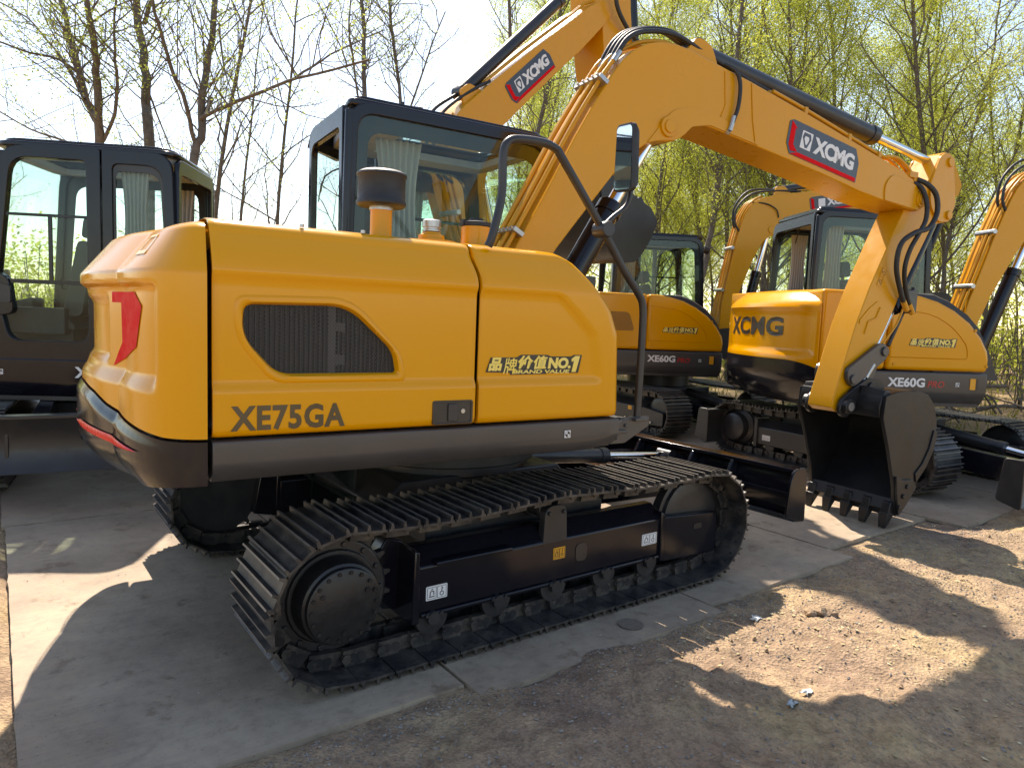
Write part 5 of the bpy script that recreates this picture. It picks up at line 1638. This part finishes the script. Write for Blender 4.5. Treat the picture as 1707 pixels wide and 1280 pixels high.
# faint scratches along the plate
tc = nd(nt, 'ShaderNodeTexCoord'); mp = nd(nt, 'ShaderNodeMapping'); mp.inputs['Scale'].default_value = (4, 60, 1); mp.inputs['Rotation'].default_value = (0, 0, 0.5)
nt.links.new(tc.outputs['Object'], mp.inputs[0])
sn = nd(nt, 'ShaderNodeTexNoise'); sn.inputs['Scale'].default_value = 1.0; sn.inputs['Detail'].default_value = 3
nt.links.new(mp.outputs[0], sn.inputs['Vector'])
sr = ramp(nt, sn.outputs[0], [(0.35, (0.86, 0.86, 0.86)), (0.6, (1.05, 1.05, 1.05))])
mx3 = nd(nt, 'ShaderNodeMixRGB', blend_type='MULTIPLY'); mx3.inputs[0].default_value = 0.35
nt.links.new(mx2.outputs[0], mx3.inputs[1]); nt.links.new(sr.outputs[0], mx3.inputs[2])
n5 = noise_node(nt, 4.5, 5, 0.7); r5 = ramp(nt, n5.outputs[0], [(0.585, (1, 1, 1)), (0.66, (0.62, 0.56, 0.52))])
vs_ = nd(nt, 'ShaderNodeTexVoronoi'); vs_.inputs['Scale'].default_value = 26
nt.links.new(tc.outputs['Object'], vs_.inputs['Vector'])
r6 = ramp(nt, vs_.outputs['Distance'], [(0.06, (0.5, 0.46, 0.43)), (0.13, (1, 1, 1))])
mx4 = nd(nt, 'ShaderNodeMixRGB', blend_type='MULTIPLY'); mx4.inputs[0].default_value = 0.75
mx5 = nd(nt, 'ShaderNodeMixRGB', blend_type='MULTIPLY'); mx5.inputs[0].default_value = 0.55
nt.links.new(mx3.outputs[0], mx4.inputs[1]); nt.links.new(r5.outputs[0], mx4.inputs[2])
nt.links.new(mx4.outputs[0], mx5.inputs[1]); nt.links.new(r6.outputs[0], mx5.inputs[2])
nt.links.new(mx5.outputs[0], bs.inputs['Base Color'])
rr = ramp(nt, n2.outputs[0], [(0.3, (0.55,)*3), (0.7, (0.85,)*3)])
nt.links.new(rr.outputs[0], bs.inputs['Roughness'])
bs.inputs['Specular IOR Level'].default_value = 0.3
bp = nd(nt, 'ShaderNodeBump'); bp.inputs['Strength'].default_value = 0.35; bp.inputs['Distance'].default_value = 0.006
nt.links.new(n2.outputs[0], bp.inputs['Height']); nt.links.new(bp.outputs[0], bs.inputs['Normal'])
PLATE = m
PG = 'flat plates laid over the dirt'
def gplate(label, x0, x1, y0, y1, top=0.0, rot=0.0, seed=0):
    rr_ = random.Random(seed)
    b = B()
    # slightly warped sheet with nicked edges
    nx, ny = 24, 36
    def zz(i, j): return top-0.006+0.005*noise.noise(Vector((i*0.22+seed, j*0.22, 1)))
    P_ = [[None]*(nx+1) for _ in range(ny+1)]
    for j in range(ny+1):
        for i in range(nx+1):
            x = x0+(x1-x0)*i/nx; y = y0+(y1-y0)*j/ny
            if i in (0, nx): x += 0.006*noise.noise(Vector((seed, j*0.9, i)))
            if j in (0, ny): y += 0.012*noise.noise(Vector((i*0.7, seed, j)))
            P_[j][i] = (x, y, min(top-0.001, zz(i, j)))
    V = b.grid(P_)
    per = V[0]+[r_[-1] for r_ in V[1:]]+V[-1][-2::-1]+[r_[0] for r_ in V[-2:0:-1]]
    low = [b.v((v.co.x, v.co.y, top-0.030)) for v in per]
    for k_ in range(len(per)):
        q = (k_+1) % len(per)
        b.f([per[q], per[k_], low[k_], low[q]])
    b.f(low)
    o = obj('ground_plate', b, PLATE, angle=40)
    tag(o, label, 'ground plate', PG)
    return o
gplate('wide plate under rear end of large excavator, with brown stain near front corner', -2.08, -0.638, -1.272, 1.90, 0.0, 0, 1)
gplate('plate under near track with a small round hole beside its front edge', -0.622, 0.868, -1.378, 1.90, 0.0, 0, 2)
gplate('sunlit plate between front end of near track and dozer blade', 0.884, 2.34, -1.285, 1.85, -0.002, 0, 3)
gplate('plate beneath bucket teeth of large excavator', 2.356, 3.80, -1.10, 1.80, 0.0, 0, 4)
gplate('plate right of bucket with its corner sticking out over straw', 3.81, 5.33, -1.385, 1.95, 0.004, 0, 5)
gplate('plate at right edge under blade of compact excavator', 5.35, 7.2, -1.19, 1.95, 0.004, 0, 6)
gplate('plate at left edge under blade of black-cabbed excavator', -2.10, -0.45, 1.915, 5.0, 0.0, 0, 7)
gplate('back plate in shade beneath large excavator cab', -0.435, 2.34, 1.915, 5.2, 0.0, 0, 8)
gplate('back plate behind large excavator dozer blade', 2.36, 4.3, 1.97, 5.2, 0.0, 0, 9)
gplate('back plate under half hidden compact excavator', 4.32, 7.0, 1.97, 5.2, 0.0, 0, 10)
b = B()
b.lathe((0.335, -1.24, 0.0003), (0, 0, 1), [(0, 0.0), (0, 0.062), (0.0012, 0.062), (0.0012, 0.0)], 24)
me_hole = obj('lifting_hole', b, paint('dirt_in_hole', (0.15, 0.115, 0.085), 0.95, 0, (0.26, 0.2, 0.15), 0.7, 60), [o for o in C.objects if o.name == 'ground_plate.001'][0])

# gravel, chips and litter
def scatter(name, n, area, size, mat, seed, dens=None, flat=0.6):
    r_ = random.Random(seed)
    b = B()
    k_ = 0
    while k_ < n:
        x = r_.uniform(*area[0]); y = r_.uniform(*area[1])
        if dens and r_.random() > dens(x, y): continue
        k_ += 1
        on_plate = -2.08 < x < 3.8 and y > -1.26
        z = max(0.0, ground_z(x, y)) if on_plate else ground_z(x, y)
        s = size[0]*(size[1]/size[0])**(r_.random()**2.2)
        c = Vector((x, y, z+s*0.12))
        a = r_.uniform(0, PI)
        ux = Vector((math.cos(a), math.sin(a), r_.uniform(-0.2, 0.2)))*s*r_.uniform(0.7, 1.2)
        uy = Vector((-math.sin(a), math.cos(a), r_.uniform(-0.2, 0.2)))*s*r_.uniform(0.5, 0.9)
        uz = Vector((0, 0, s*flat*r_.uniform(0.6, 1.1)))
        T_ = [c+ux*0.5, c+uy*0.5+ux*0.1, c-ux*0.45, c-uy*0.5, c+uz*0.55+ux*r_.uniform(-.15, .15), c-uz*0.3]
        v_ = [b.bm.verts.new(p) for p in T_]
        for q in ((0,1,4),(1,2,4),(2,3,4),(3,0,4),(1,0,5),(2,1,5),(3,2,5),(0,3,5)):
            b.bm.faces.new([v_[i] for i in q])
    return kind(obj(name, b, mat, angle=20), 'stuff')
def stone_mat(name, stops):
    m, nt, bs = new_mat(name)
    n = noise_node(nt, 37, 2, 0.5)
    r_ = ramp(nt, n.outputs[0], stops)
    nt.links.new(r_.outputs[0], bs.inputs['Base Color'])
    bs.inputs['Roughness'].default_value = 0.9
    return m
STONE = stone_mat('stones', [(0.30, (0.13, 0.115, 0.105)), (0.48, (0.24, 0.21, 0.18)), (0.64, (0.30, 0.26, 0.22)), (0.78, (0.42, 0.38, 0.34))])
CHIP = stone_mat('straw_chips', [(0.3, (0.22, 0.16, 0.08)), (0.5, (0.42, 0.33, 0.17)), (0.7, (0.58, 0.50, 0.32))])
def front(x, y): return 1.0 if y < -1.30 or x < -2.1 or (x > 2.36 and y < -1.12) else 0.0
scatter('gravel', 15000, ((-2.5, 5.2), (-3.0, -1.1)), (0.004, 0.022), STONE, 11, lambda x, y: front(x, y)*(0.35+0.65*max(0, min(1, 0.5+1.2*fbm(x, y, 1.3)))))
scatter('edge_gravel', 5000, ((-2.5, 4.2), (-1.75, -1.20)), (0.004, 0.018), STONE, 12, lambda x, y: front(x, y)*math.exp(-abs(y+1.36)/0.10))
scatter('plate_grit', 2200, ((-2.05, 2.3), (-1.25, 1.5)), (0.003, 0.011), STONE, 13, lambda x, y: 0.25+0.75*math.exp(-(y+1.25)/0.4))
scatter('straw_chips', 9000, ((-0.5, 7.5), (-2.9, -1.0)), (0.006, 0.030), CHIP, 14, lambda x, y: (1 if y < -1.4 or x > 5.3 else 0.15)*sstep(-0.3, 1.6, x+0.4*(y+2))*max(0.1, min(1, 0.5+1.4*fbm(x+4, y, 1.1))), 0.12)
scatter('soil_clods', 380, ((-1.5, 5.2), (-3.0, -1.35)), (0.010, 0.038), DIRT, 15, lambda x, y: front(x, y)*max(0.05, min(1, 0.2+1.6*fbm(x+9, y, 1.6))), 0.7)
def litter(label, cat, x, y, s, mat, seed, name='litter_scrap'):
    r_ = random.Random(seed)
    b = B()
    z = ground_z(x, y)
    ring = []
    rows = []
    for j in range(6):
        rows.append([(x+s*(i/5-0.5)+s*0.2*r_.uniform(-1, 1), y+s*0.7*(j/5-0.5)+s*0.15*r_.uniform(-1, 1), z+0.004+s*0.35*r_.random()*(1 if 0 < i < 5 else 0.3)) for i in range(6)])
    b.grid(rows)
    o = obj(name, b, mat, angle=25)
    md = o.modifiers.new('thickness', 'SOLIDIFY'); md.thickness = 0.002
    return tag(o, label, cat)
PAPER = paint('crumpled_paper', (0.62, 0.63, 0.62), 0.8, 0)
litter('crumpled white paper scrap on dirt right of near track', 'litter', 0.90, -1.55, 0.055, PAPER, 1)
litter('small white scrap at lower edge of sunlit dirt patch', 'litter', 0.475, -2.075, 0.04, PAPER, 2)
litter('grey-blue foil scrap just outside sunlit dirt patch', 'litter', 0.36, -2.08, 0.045, paint('foil', (0.40, 0.45, 0.47), 0.5, 0), 3)
litter('pale round pebble lying on plate behind near track', 'pebble', -1.43, -1.19, 0.028, PAPER, 4, 'pebble')
b = B()
rng = random.Random(5)
for k_, (x, y, s) in enumerate(((1.28, -1.66, 0.07), (1.33, -1.69, 0.05), (1.22, -1.64, 0.045))):
    bb = B()
    bmesh.ops.create_icosphere(bb.bm, subdivisions=2, radius=s)
    for v in bb.bm.verts:
        v.co *= 0.8+0.45*noise.noise(v.co*18+Vector((k_*5, 0, 0)))
        v.co.z *= 0.6
        v.co += Vector((x, y, ground_z(x, y)+s*0.15))
    tag(obj('dirt_clod', bb, DIRT, angle=25), ('largest dark clod at edge of sunlit dirt', 'clod right of the largest dark clod', 'clod left of the largest dark clod')[k_], 'clod')
b.bm.free()

LIMBS = {
    'A': [([(-0.94,7.15,-0.10), (-0.94,7.15,3.46), (-0.99,7.29,3.78), (-1.09,7.47,4.18), (-1.20,7.67,4.73), (-1.28,7.88,5.37), (-1.37,8.11,6.26), (-1.38,8.27,7.00)], 0.046, 0.015), ([(-0.96,7.16,3.46), (-0.98,6.91,3.86), (-1.02,6.67,4.22), (-1.08,6.43,4.49), (-1.14,6.21,4.87), (-1.18,6.01,5.56), (-1.15,5.74,6.07)], 0.042, 0.015), ([(-1.10,7.34,4.03), (-1.24,7.81,4.53), (-1.42,8.30,4.93), (-1.63,8.82,5.34), (-1.99,9.44,5.68)], 0.015, 0.008), ([(-1.04,7.31,4.23), (-1.36,7.26,4.43), (-1.67,7.18,4.42), (-2.02,7.13,4.47)], 0.015, 0.008), ([(-1.06,7.22,3.38), (-1.35,7.77,3.56), (-1.65,8.33,3.74), (-2.03,8.97,4.07)], 0.015, 0.008), ([(-0.92,7.14,3.50), (-0.83,6.79,3.79), (-0.83,6.53,4.23), (-0.88,6.30,4.57), (-0.85,6.03,5.16)], 0.019, 0.008), ],
    'B': [([(-0.31,7.70,-0.10), (-0.31,7.70,3.67), (-0.29,7.81,4.10), (-0.30,7.93,4.62), (-0.30,8.06,5.14), (-0.35,8.23,5.75), (-0.36,8.40,6.55), (-0.30,8.54,7.61)], 0.059, 0.029), ([(-0.31,7.90,5.34), (-0.27,7.59,5.57), (-0.27,7.32,5.94), (-0.21,7.02,6.36)], 0.025, 0.013), ([(-0.29,7.78,4.42), (-0.15,7.95,4.16), (0.05,8.07,3.71)], 0.013, 0.006), ],
    'C': [([(-0.07,6.20,-0.10), (-0.07,6.20,3.01), (0.05,6.24,3.55), (0.10,6.31,3.95), (0.17,6.39,4.50), (0.26,6.45,5.05), (0.34,6.56,6.00), (0.35,6.72,6.88)], 0.045, 0.023), ([(0.05,6.20,3.78), (0.14,5.82,3.82), (0.42,5.32,3.94), (0.69,4.82,4.05), (0.87,4.38,4.07), (1.22,3.81,4.15)], 0.021, 0.009), ([(0.95,5.60,4.29), (1.29,5.69,4.57), (1.71,5.73,4.91), (2.28,5.66,5.28)], 0.015, 0.006), ([(-0.02,6.22,3.50), (-0.15,6.04,3.84), (-0.34,5.92,4.26), (-0.47,5.73,4.51), (-0.59,5.55,4.82), (-0.70,5.37,5.22)], 0.021, 0.011), ([(0.09,6.17,3.81), (0.23,6.42,4.12)], 0.023, 0.019), ([(0.27,6.18,4.98), (0.23,5.83,4.37), (0.24,5.45,3.93)], 0.011, 0.005), ],
    'D': [([(3.28,8.51,-0.10), (3.28,8.51,4.43), (3.35,8.68,5.72), (3.38,8.81,6.49), (3.38,9.01,7.70), (3.48,9.19,9.24)], 0.048, 0.027), ],
    'E': [([(4.06,8.58,-0.10), (4.06,8.58,4.57), (4.06,8.80,5.92), (4.04,8.96,6.60), (4.02,9.12,7.29), (4.00,9.35,8.66)], 0.036, 0.022), ([(3.46,9.07,4.99), (3.29,9.00,6.00), (3.13,8.87,6.55), (3.14,8.67,7.50)], 0.022, 0.011), ],
    'F': [([(6.34,7.45,-0.10), (6.34,7.45,4.10), (6.52,7.52,5.27), (6.80,7.53,6.57), (6.95,7.61,7.64), (7.16,7.68,9.07)], 0.052, 0.029), ([(6.01,7.97,6.38), (5.90,7.81,6.97), (5.74,7.73,7.98)], 0.041, 0.023), ],
    'G': [([(8.37,5.03,-0.10), (8.37,5.03,1.68), (8.62,5.03,2.69), (8.77,5.06,3.37), (8.90,5.12,4.16), (9.05,5.14,4.74), (9.27,5.18,5.89), (9.48,5.26,7.27), (9.60,5.43,9.01)], 0.061, 0.033), ([(8.76,5.04,4.13), (8.46,4.99,4.49), (8.11,4.97,4.82)], 0.028, 0.017), ],
    'H': [([(10.85,5.86,-0.10), (10.85,5.86,3.03), (11.00,5.94,4.19), (11.11,6.02,4.98), (11.32,6.12,6.55), (11.55,6.24,8.52), (11.79,6.31,10.11)], 0.058, 0.032), ([(10.99,5.94,4.57), (10.55,6.03,5.26), (10.26,6.03,6.06), (9.94,6.10,7.31)], 0.032, 0.019), ],
    'I': [([(10.34,4.97,-0.10), (10.34,4.97,2.94), (10.57,5.05,4.51), (10.99,4.96,5.86), (11.27,4.99,7.34), (11.41,5.16,9.05)], 0.042, 0.024), ([(10.47,5.02,4.14), (10.04,5.09,4.67)], 0.030, 0.018), ],
    'J': [([(10.99,1.91,-0.10), (10.99,1.91,2.23), (11.17,1.94,3.06), (11.39,1.93,3.90), (11.66,1.92,4.96), (11.98,1.87,6.02), (12.22,1.91,7.30)], 0.031, 0.015), ([(11.18,1.89,3.26), (10.75,1.99,4.02), (10.40,2.04,4.94), (10.10,2.08,6.01)], 0.026, 0.015), ],
    'K': [([(16.11,3.05,-0.10), (16.11,3.05,1.71), (16.44,3.10,3.64), (16.88,3.07,5.58), (17.32,3.04,7.54)], 0.062, 0.034), ([(16.48,3.07,4.18), (16.09,3.22,5.61), (15.79,3.32,7.26)], 0.034, 0.021), ],
}
def leaf_mat(name, c1, c2, trans):
    m, nt, bs = new_mat(name)
    nt.nodes.remove(bs)
    n = noise_node(nt, 0.9, 3, 0.6)
    r_ = ramp(nt, n.outputs[0], [(0.35, c1), (0.65, c2)])
    d = nd(nt, 'ShaderNodeBsdfDiffuse'); t = nd(nt, 'ShaderNodeBsdfTranslucent')
    nt.links.new(r_.outputs[0], d.inputs[0]); nt.links.new(r_.outputs[0], t.inputs[0])
    mx = nd(nt, 'ShaderNodeMixShader'); mx.inputs[0].default_value = trans
    nt.links.new(d.outputs[0], mx.inputs[1]); nt.links.new(t.outputs[0], mx.inputs[2])
    nt.links.new(mx.outputs[0], nt.nodes['Material Output'].inputs[0])
    return m
LEAF = leaf_mat('spring_leaves', (0.38, 0.43, 0.06), (0.54, 0.55, 0.11), 0.64)
LEAF2 = leaf_mat('sparse_leaves', (0.28, 0.34, 0.07), (0.42, 0.46, 0.10), 0.6)
BARK = paint('bark', (0.10, 0.08, 0.062), 0.9, 0, (0.22, 0.18, 0.14), 0.8, 14, 0.9)
def leaves_at(b, p, d, n, s, spread, r_):
    for _ in range(n):
        c = p+Vector((r_.gauss(0, spread), r_.gauss(0, spread), r_.gauss(0, spread)))
        a = Vector((r_.uniform(-1, 1), r_.uniform(-1, 1), r_.uniform(-0.9, 0.5))).normalized()
        w = a.orthogonal().normalized()
        q = r_.uniform(0, 2*PI)
        w = (w*math.cos(q)+a.cross(w)*math.sin(q))
        l = s*r_.uniform(0.6, 1.3)
        b.bm.faces.new([b.bm.verts.new(c), b.bm.verts.new(c+a*l*0.5+w*l*0.22), b.bm.verts.new(c+a*l), b.bm.verts.new(c+a*l*0.5-w*l*0.22)])
def branch_out(wood, leaf, p, d, length, rad, level, r_, P_):
    # a branch that bends upwards, with smaller branches along it
    n = 6 if level < 2 else 4
    pts = [p.copy()]
    dd = d.normalized()
    for i in range(n):
        dd = (dd+Vector((r_.gauss(0, 0.16), r_.gauss(0, 0.16), r_.gauss(0.05, 0.10)+P_['lift']*(1 if level < 2 else 0.3)))).normalized()
        pts.append(pts[-1]+dd*length/n)
    wood.tube(pts, rad, n=5 if level == 0 else (4 if level == 1 else 3), rs=(rad, rad*0.35), caps=False)
    if level < P_['levels']:
        m_ = P_['sub'][level]
        for k in range(m_):
            t = 0.2+0.78*(k+r_.random())/m_
            i = min(n-1, int(t*n))
            q = pts[i].lerp(pts[i+1], t*n-i)
            ax = (pts[i+1]-pts[i]).normalized()
            o = ax.orthogonal().normalized()
            a = r_.uniform(0, 2*PI)
            side = o*math.cos(a)+ax.cross(o)*math.sin(a)
            branch_out(wood, leaf, q, ax*0.75+side*0.75, length*r_.uniform(0.35, 0.6)*(1.15-t*0.5), max(0.0022, rad*0.42), level+1, r_, P_)
    if level >= P_['leaf_from']:
        for i in range(1, len(pts)):
            if r_.random() < P_['leaf_p']:
                leaves_at(leaf, pts[i], dd, P_['leaf_n'], P_['leaf_s'], P_['leaf_spread'], r_)
def auto_tree(seed, h, r0, P_, lean=0.05):
    r_ = random.Random(seed)
    wood, leaf = B(), B()
    n = 12
    pts = [Vector((0, 0, -0.15))]
    dd = Vector((r_.gauss(0, lean), r_.gauss(0, lean), 1)).normalized()
    for i in range(n):
        dd = (dd+Vector((r_.gauss(0, 0.05), r_.gauss(0, 0.05), 0.03))).normalized()
        pts.append(pts[-1]+dd*h/n)
    wood.tube(pts, r0, n=9, rs=(r0, r0*0.22), caps=False)
    m_ = P_['main']
    for k in range(m_):
        t = P_['from']+(0.99-P_['from'])*(k+r_.random())/m_
        i = min(n-1, int(t*n))
        q = pts[i].lerp(pts[i+1], t*n-i)
        a = 2.4*k+r_.uniform(-0.5, 0.5)
        up_ = P_['rise']*r_.uniform(0.7, 1.3)
        d = Vector((math.cos(a), math.sin(a), up_))
        branch_out(wood, leaf, q, d, h*P_['blen']*r_.uniform(0.6, 1.1)*(1.15-0.7*t), r0*0.34*(1.1-0.7*t)+0.004, 0, r_, P_)
    return wood, leaf
for k_ in 'ABC': LIMBS[k_] = [(P0, a*1.3, c*1.3) for P0, a, c in LIMBS[k_]]
def limb_tree(name, label, limbs, P_, seed, group=None, leafmat=None):
    # trunk and boughs set by hand, finer wood grown on them
    r_ = random.Random(seed)
    base = Vector(limbs[0][0][0])
    t = thing(name, label, 'tree', (base.x, base.y, 0), 0, group)
    wood, leaf = B(), B()
    off = Vector((base.x, base.y, 0))
    for li, (P0, a, c) in enumerate(limbs):
        pts = catmull([Vector(p)-off for p in P0], 3)
        nn = len(pts)
        for i in range(1, nn-1): pts[i] += Vector((r_.gauss(0, a*0.25), r_.gauss(0, a*0.25), 0))
        wood.tube(pts, a, n=9 if a > 0.03 else 6, rs=(a, c), caps=False)
        L_ = sum((y-x).length for x, y in zip(pts, pts[1:]))
        m_ = int(P_['per_m']*L_)
        for k in range(m_):
            t_ = (0.28 if li == 0 else 0.12)+(0.72 if li == 0 else 0.86)*(k+r_.random())/m_
            i = min(nn-2, int(t_*(nn-1)))
            q = pts[i].lerp(pts[i+1], t_*(nn-1)-i)
            ax = (pts[i+1]-pts[i]).normalized(); o = ax.orthogonal().normalized(); an = r_.uniform(0, 2*PI)
            d = ax*0.55+(o*math.cos(an)+ax.cross(o)*math.sin(an))*0.9+Vector((0, 0, 0.25))
            branch_out(wood, leaf, q, d, r_.uniform(0.5, 1.5)*P_['blen'], max(0.003, min(a*0.35, 0.012)), 1, r_, P_)
    obj('trunk', wood, BARK, t, angle=80, recalc=False)
    obj('crown', leaf, leafmat or LEAF2, t, angle=180, recalc=False)
    return t
BARE = dict(levels=2, sub=(5, 4, 3), leaf_from=2, leaf_p=0.9, leaf_n=3, leaf_s=0.042, leaf_spread=0.07, lift=0.02, per_m=5.2, blen=0.95)
BARE2 = dict(BARE, per_m=6.0, leaf_n=4, leaf_p=0.95)
YOUNG = dict(BARE, per_m=6.0, leaf_n=6, leaf_s=0.045, leaf_p=0.9, blen=1.0)
limb_tree('tree', 'forked bare trunk rising behind black-cabbed excavator roof', LIMBS['A'], BARE2, 1)
limb_tree('tree', 'straight dark trunk right of the forked bare trunk', LIMBS['B'], BARE2, 2)
limb_tree('tree', 'leaning trunk with long bough reaching right toward large cab', LIMBS['C'], BARE, 3)
limb_tree('tree', 'slim upright trunk just behind left part of large cab roof', LIMBS['D'], BARE, 4)
limb_tree('tree', 'thinner paired stems right of the slim upright trunk behind cab roof', LIMBS['E'], BARE, 5)
limb_tree('tree', 'trunk seen between raised boom and large excavator boom', LIMBS['F'], BARE2, 6)
limb_tree('tree', 'rough trunk beneath arch of large boom, left of compact boom', LIMBS['G'], YOUNG, 7, None, LEAF)
limb_tree('tree', 'double-stemmed trunk under middle of large boom', LIMBS['H'], YOUNG, 8, None, LEAF)
limb_tree('tree', 'slanting slim trunk behind large boom right of the double-stemmed trunk', LIMBS['I'], YOUNG, 9, None, LEAF)
limb_tree('tree', 'slender slanting tree rising right of large boom tip', LIMBS['J'], YOUNG, 10, None, LEAF)
limb_tree('tree', 'forked tree at right edge behind compact boom', LIMBS['K'], YOUNG, 11, None, LEAF)

# woodland: a few prototypes, each standing tree an object with its own trunk and crown
GREEN = dict(levels=2, sub=(5, 3, 0), leaf_from=1, leaf_p=0.95, leaf_n=17, leaf_s=0.042, leaf_spread=0.13, lift=0.06, main=25, rise=1.0, blen=0.30)
GREEN['from'] = 0.22
SPARSE = dict(GREEN, main=20, leaf_n=2, leaf_s=0.05, leaf_p=0.7, rise=0.8)
SPARSE['from'] = 0.25
protos = []
def proto(seed, h, r0, P_, lm):
    w, l = auto_tree(seed, h, r0, P_)
    t = bpy.data.objects.new('woodland_tree', None); C.objects.link(t)
    a = obj('trunk', w, BARK, t, angle=80, recalc=False); c = obj('crown', l, lm, t, angle=180, recalc=False)
    return (t, a, c)
gp = [proto(100+i, 8.5+1.2*(i % 3), 0.055+0.015*(i % 2), GREEN, LEAF) for i in range(5)]
sp = [proto(200+i, 9.0+1.0*(i % 2), 0.06, SPARSE, LEAF2) for i in range(3)]
used = set()
def put(pr, x, y, rz, s, label, group):
    t, a, c = pr
    if t not in used:
        used.add(t); o = t
    else:
        o = t.copy(); C.objects.link(o)
        for k_ in (a, c):
            q = k_.copy(); C.objects.link(q); q.parent = o
    o.location = (x, y, 0.1); o.rotation_euler = (0, 0, rz); o.scale = (s, s, s)
    tag(o, label, 'tree', group)
rw = random.Random(42)
pos = []
def clear(x, y, d): return all((x-a)**2+(y-c)**2 > d*d for a, c in pos)
cx_, cy_ = -2.1, -3.49
n_ = 0
tries = 0
while n_ < 82 and tries < 5000:
    tries += 1
    az = R(rw.uniform(36, 84)); D_ = 14+30*rw.random()**1.3
    x = cx_+D_*math.sin(az); y = cy_+D_*math.cos(az)
    if not clear(x, y, 1.5) or (x < 9.5 and y < 7): continue
    pos.append((x, y)); n_ += 1
    put(gp[n_ % 5], x, y, rw.uniform(0, 6.28), rw.uniform(0.85, 1.2), 'young leafy green tree in dense woodland behind the compact excavators', 'woodland trees on the right')
n_ = 0
while n_ < 11 and tries < 9000:
    tries += 1
    az = R(rw.uniform(-4, 36)); D_ = 14+30*rw.random()
    x = cx_+D_*math.sin(az); y = cy_+D_*math.cos(az)
    if not clear(x, y, 2.2): continue
    pos.append((x, y)); n_ += 1
    put(sp[n_ % 3], x, y, rw.uniform(0, 6.28), rw.uniform(0.75, 1.1), 'thin half-bare tree against pale sky in the background', 'half-bare trees behind on the left')
# low spring growth under the trees and the woodland fading off behind it
b = B(); w = B()
for k_ in range(2600):
    az = R(rw.uniform(-12, 92)); D_ = 15+45*rw.random()
    x = cx_+D_*math.sin(az); y = cy_+D_*math.cos(az)
    if x < 10 and y < 8.5: continue
    h = rw.uniform(0.5, 2.6)
    p = Vector((x, y, 0.15))
    for j in range(3):
        q = p+Vector((rw.gauss(0, 0.4), rw.gauss(0, 0.4), h*rw.uniform(0.5, 1)))
        w.tube([p, p.lerp(q, 0.5)+Vector((0.05, 0, 0.1)), q], 0.01, n=3, caps=False)
        leaves_at(b, q, None, 7, 0.12, 0.28, rw)
        leaves_at(b, p.lerp(q, 0.6), None, 5, 0.12, 0.25, rw)
kind(obj('undergrowth', b, LEAF, angle=180, recalc=False), 'stuff')
kind(obj('undergrowth_stems', w, BARK, angle=180, recalc=False), 'stuff')
b = B()
for k_ in range(6500):
    az = R(rw.uniform(-14, 95)); D_ = 48+30*rw.random()
    x = cx_+D_*math.sin(az); y = cy_+D_*math.cos(az)
    hmax = 5+6*sstep(20, 50, math.degrees(az))
    leaves_at(b, Vector((x, y, 0.3+hmax*rw.random()**1.2)), None, 7, 0.34, 0.7, rw)
kind(obj('distant_woodland', b, LEAF, angle=180, recalc=False), 'stuff')
b = B()
for k_ in range(5000):
    az = R(rw.uniform(-20, 96)); D_ = 9+40*rw.random()**1.4
    x = cx_+D_*math.sin(az); y = cy_+D_*math.cos(az)
    if x < 7.4 and y < 5.4: continue
    p = Vector((x, y, ground_z(x, y)))
    for j in range(4):
        a = p+Vector((rw.gauss(0, 0.12), rw.gauss(0, 0.12), 0)); t_ = a+Vector((rw.gauss(0, 0.08), rw.gauss(0, 0.08), rw.uniform(0.08, 0.28)))
        s_ = Vector((rw.uniform(-1, 1), rw.uniform(-1, 1), 0)).normalized()*0.012
        b.bm.faces.new([b.bm.verts.new(a-s_), b.bm.verts.new(a+s_), b.bm.verts.new(t_)])
kind(obj('weeds', b, leaf_mat('weeds', (0.16, 0.17, 0.04), (0.30, 0.27, 0.09), 0.4), angle=180, recalc=False), 'stuff')

# brush heap and old stump at the edge of the wood
t = thing('brush_pile', 'heap of cut branches at right edge beside the wood', 'brush pile', (9.75, 2.2, 0.1))
b = B()
for k_ in range(170):
    p = Vector((rw.gauss(0, 0.75), rw.gauss(0, 0.9), rw.uniform(0.02, 0.75)*(1 if rw.random() < 0.8 else 1.3)))
    d = Vector((rw.uniform(-1, 1), rw.uniform(-1, 1), rw.uniform(-0.25, 0.45))).normalized()*rw.uniform(0.4, 1.3)
    b.tube([p-d*0.5, p+Vector((0, 0, 0.05)), p+d*0.5], rw.uniform(0.008, 0.03), n=5, caps=True)
obj('branches', b, BARK, t, angle=80, recalc=False)
t2 = thing('tree_stump', 'grey broken stump standing behind the brush heap', 'stump', (10.5, 2.05, 0.1))
b = B()
b.lathe((0, 0, -0.1), (0.05, 0, 1), [(0, 0.30), (0.15, 0.22), (0.6, 0.19), (1.0, 0.18), (1.12, 0.15), (1.18, 0.05)], 14)
for v in b.bm.verts: v.co += Vector((noise.noise(v.co*4), noise.noise(v.co*4+Vector((9, 0, 0))), 0))*0.05
obj('stump_wood', b, BARK, t2, angle=60)
b = B()
pts = [(9.2, 2.7, 0.86), (9.6, 2.4, 0.93), (10.0, 2.1, 0.90), (10.5, 1.7, 0.98), (11.0, 1.3, 0.94)]
cs_ = catmull([Vector(p) for p in pts], 6)
b.grid([[p+Vector((0, 0, 0.05+0.02*math.sin(i*1.7))), p+Vector((0.03*math.sin(i), 0, -0.03))] for i, p in enumerate(cs_)])
o = obj('barrier_tape', b, paint('faded_red_tape', (0.42, 0.06, 0.045), 0.6, 0))
md = o.modifiers.new('thickness', 'SOLIDIFY'); md.thickness = 0.004
tag(o, 'faded red tape strung over the brush heap', 'tape')
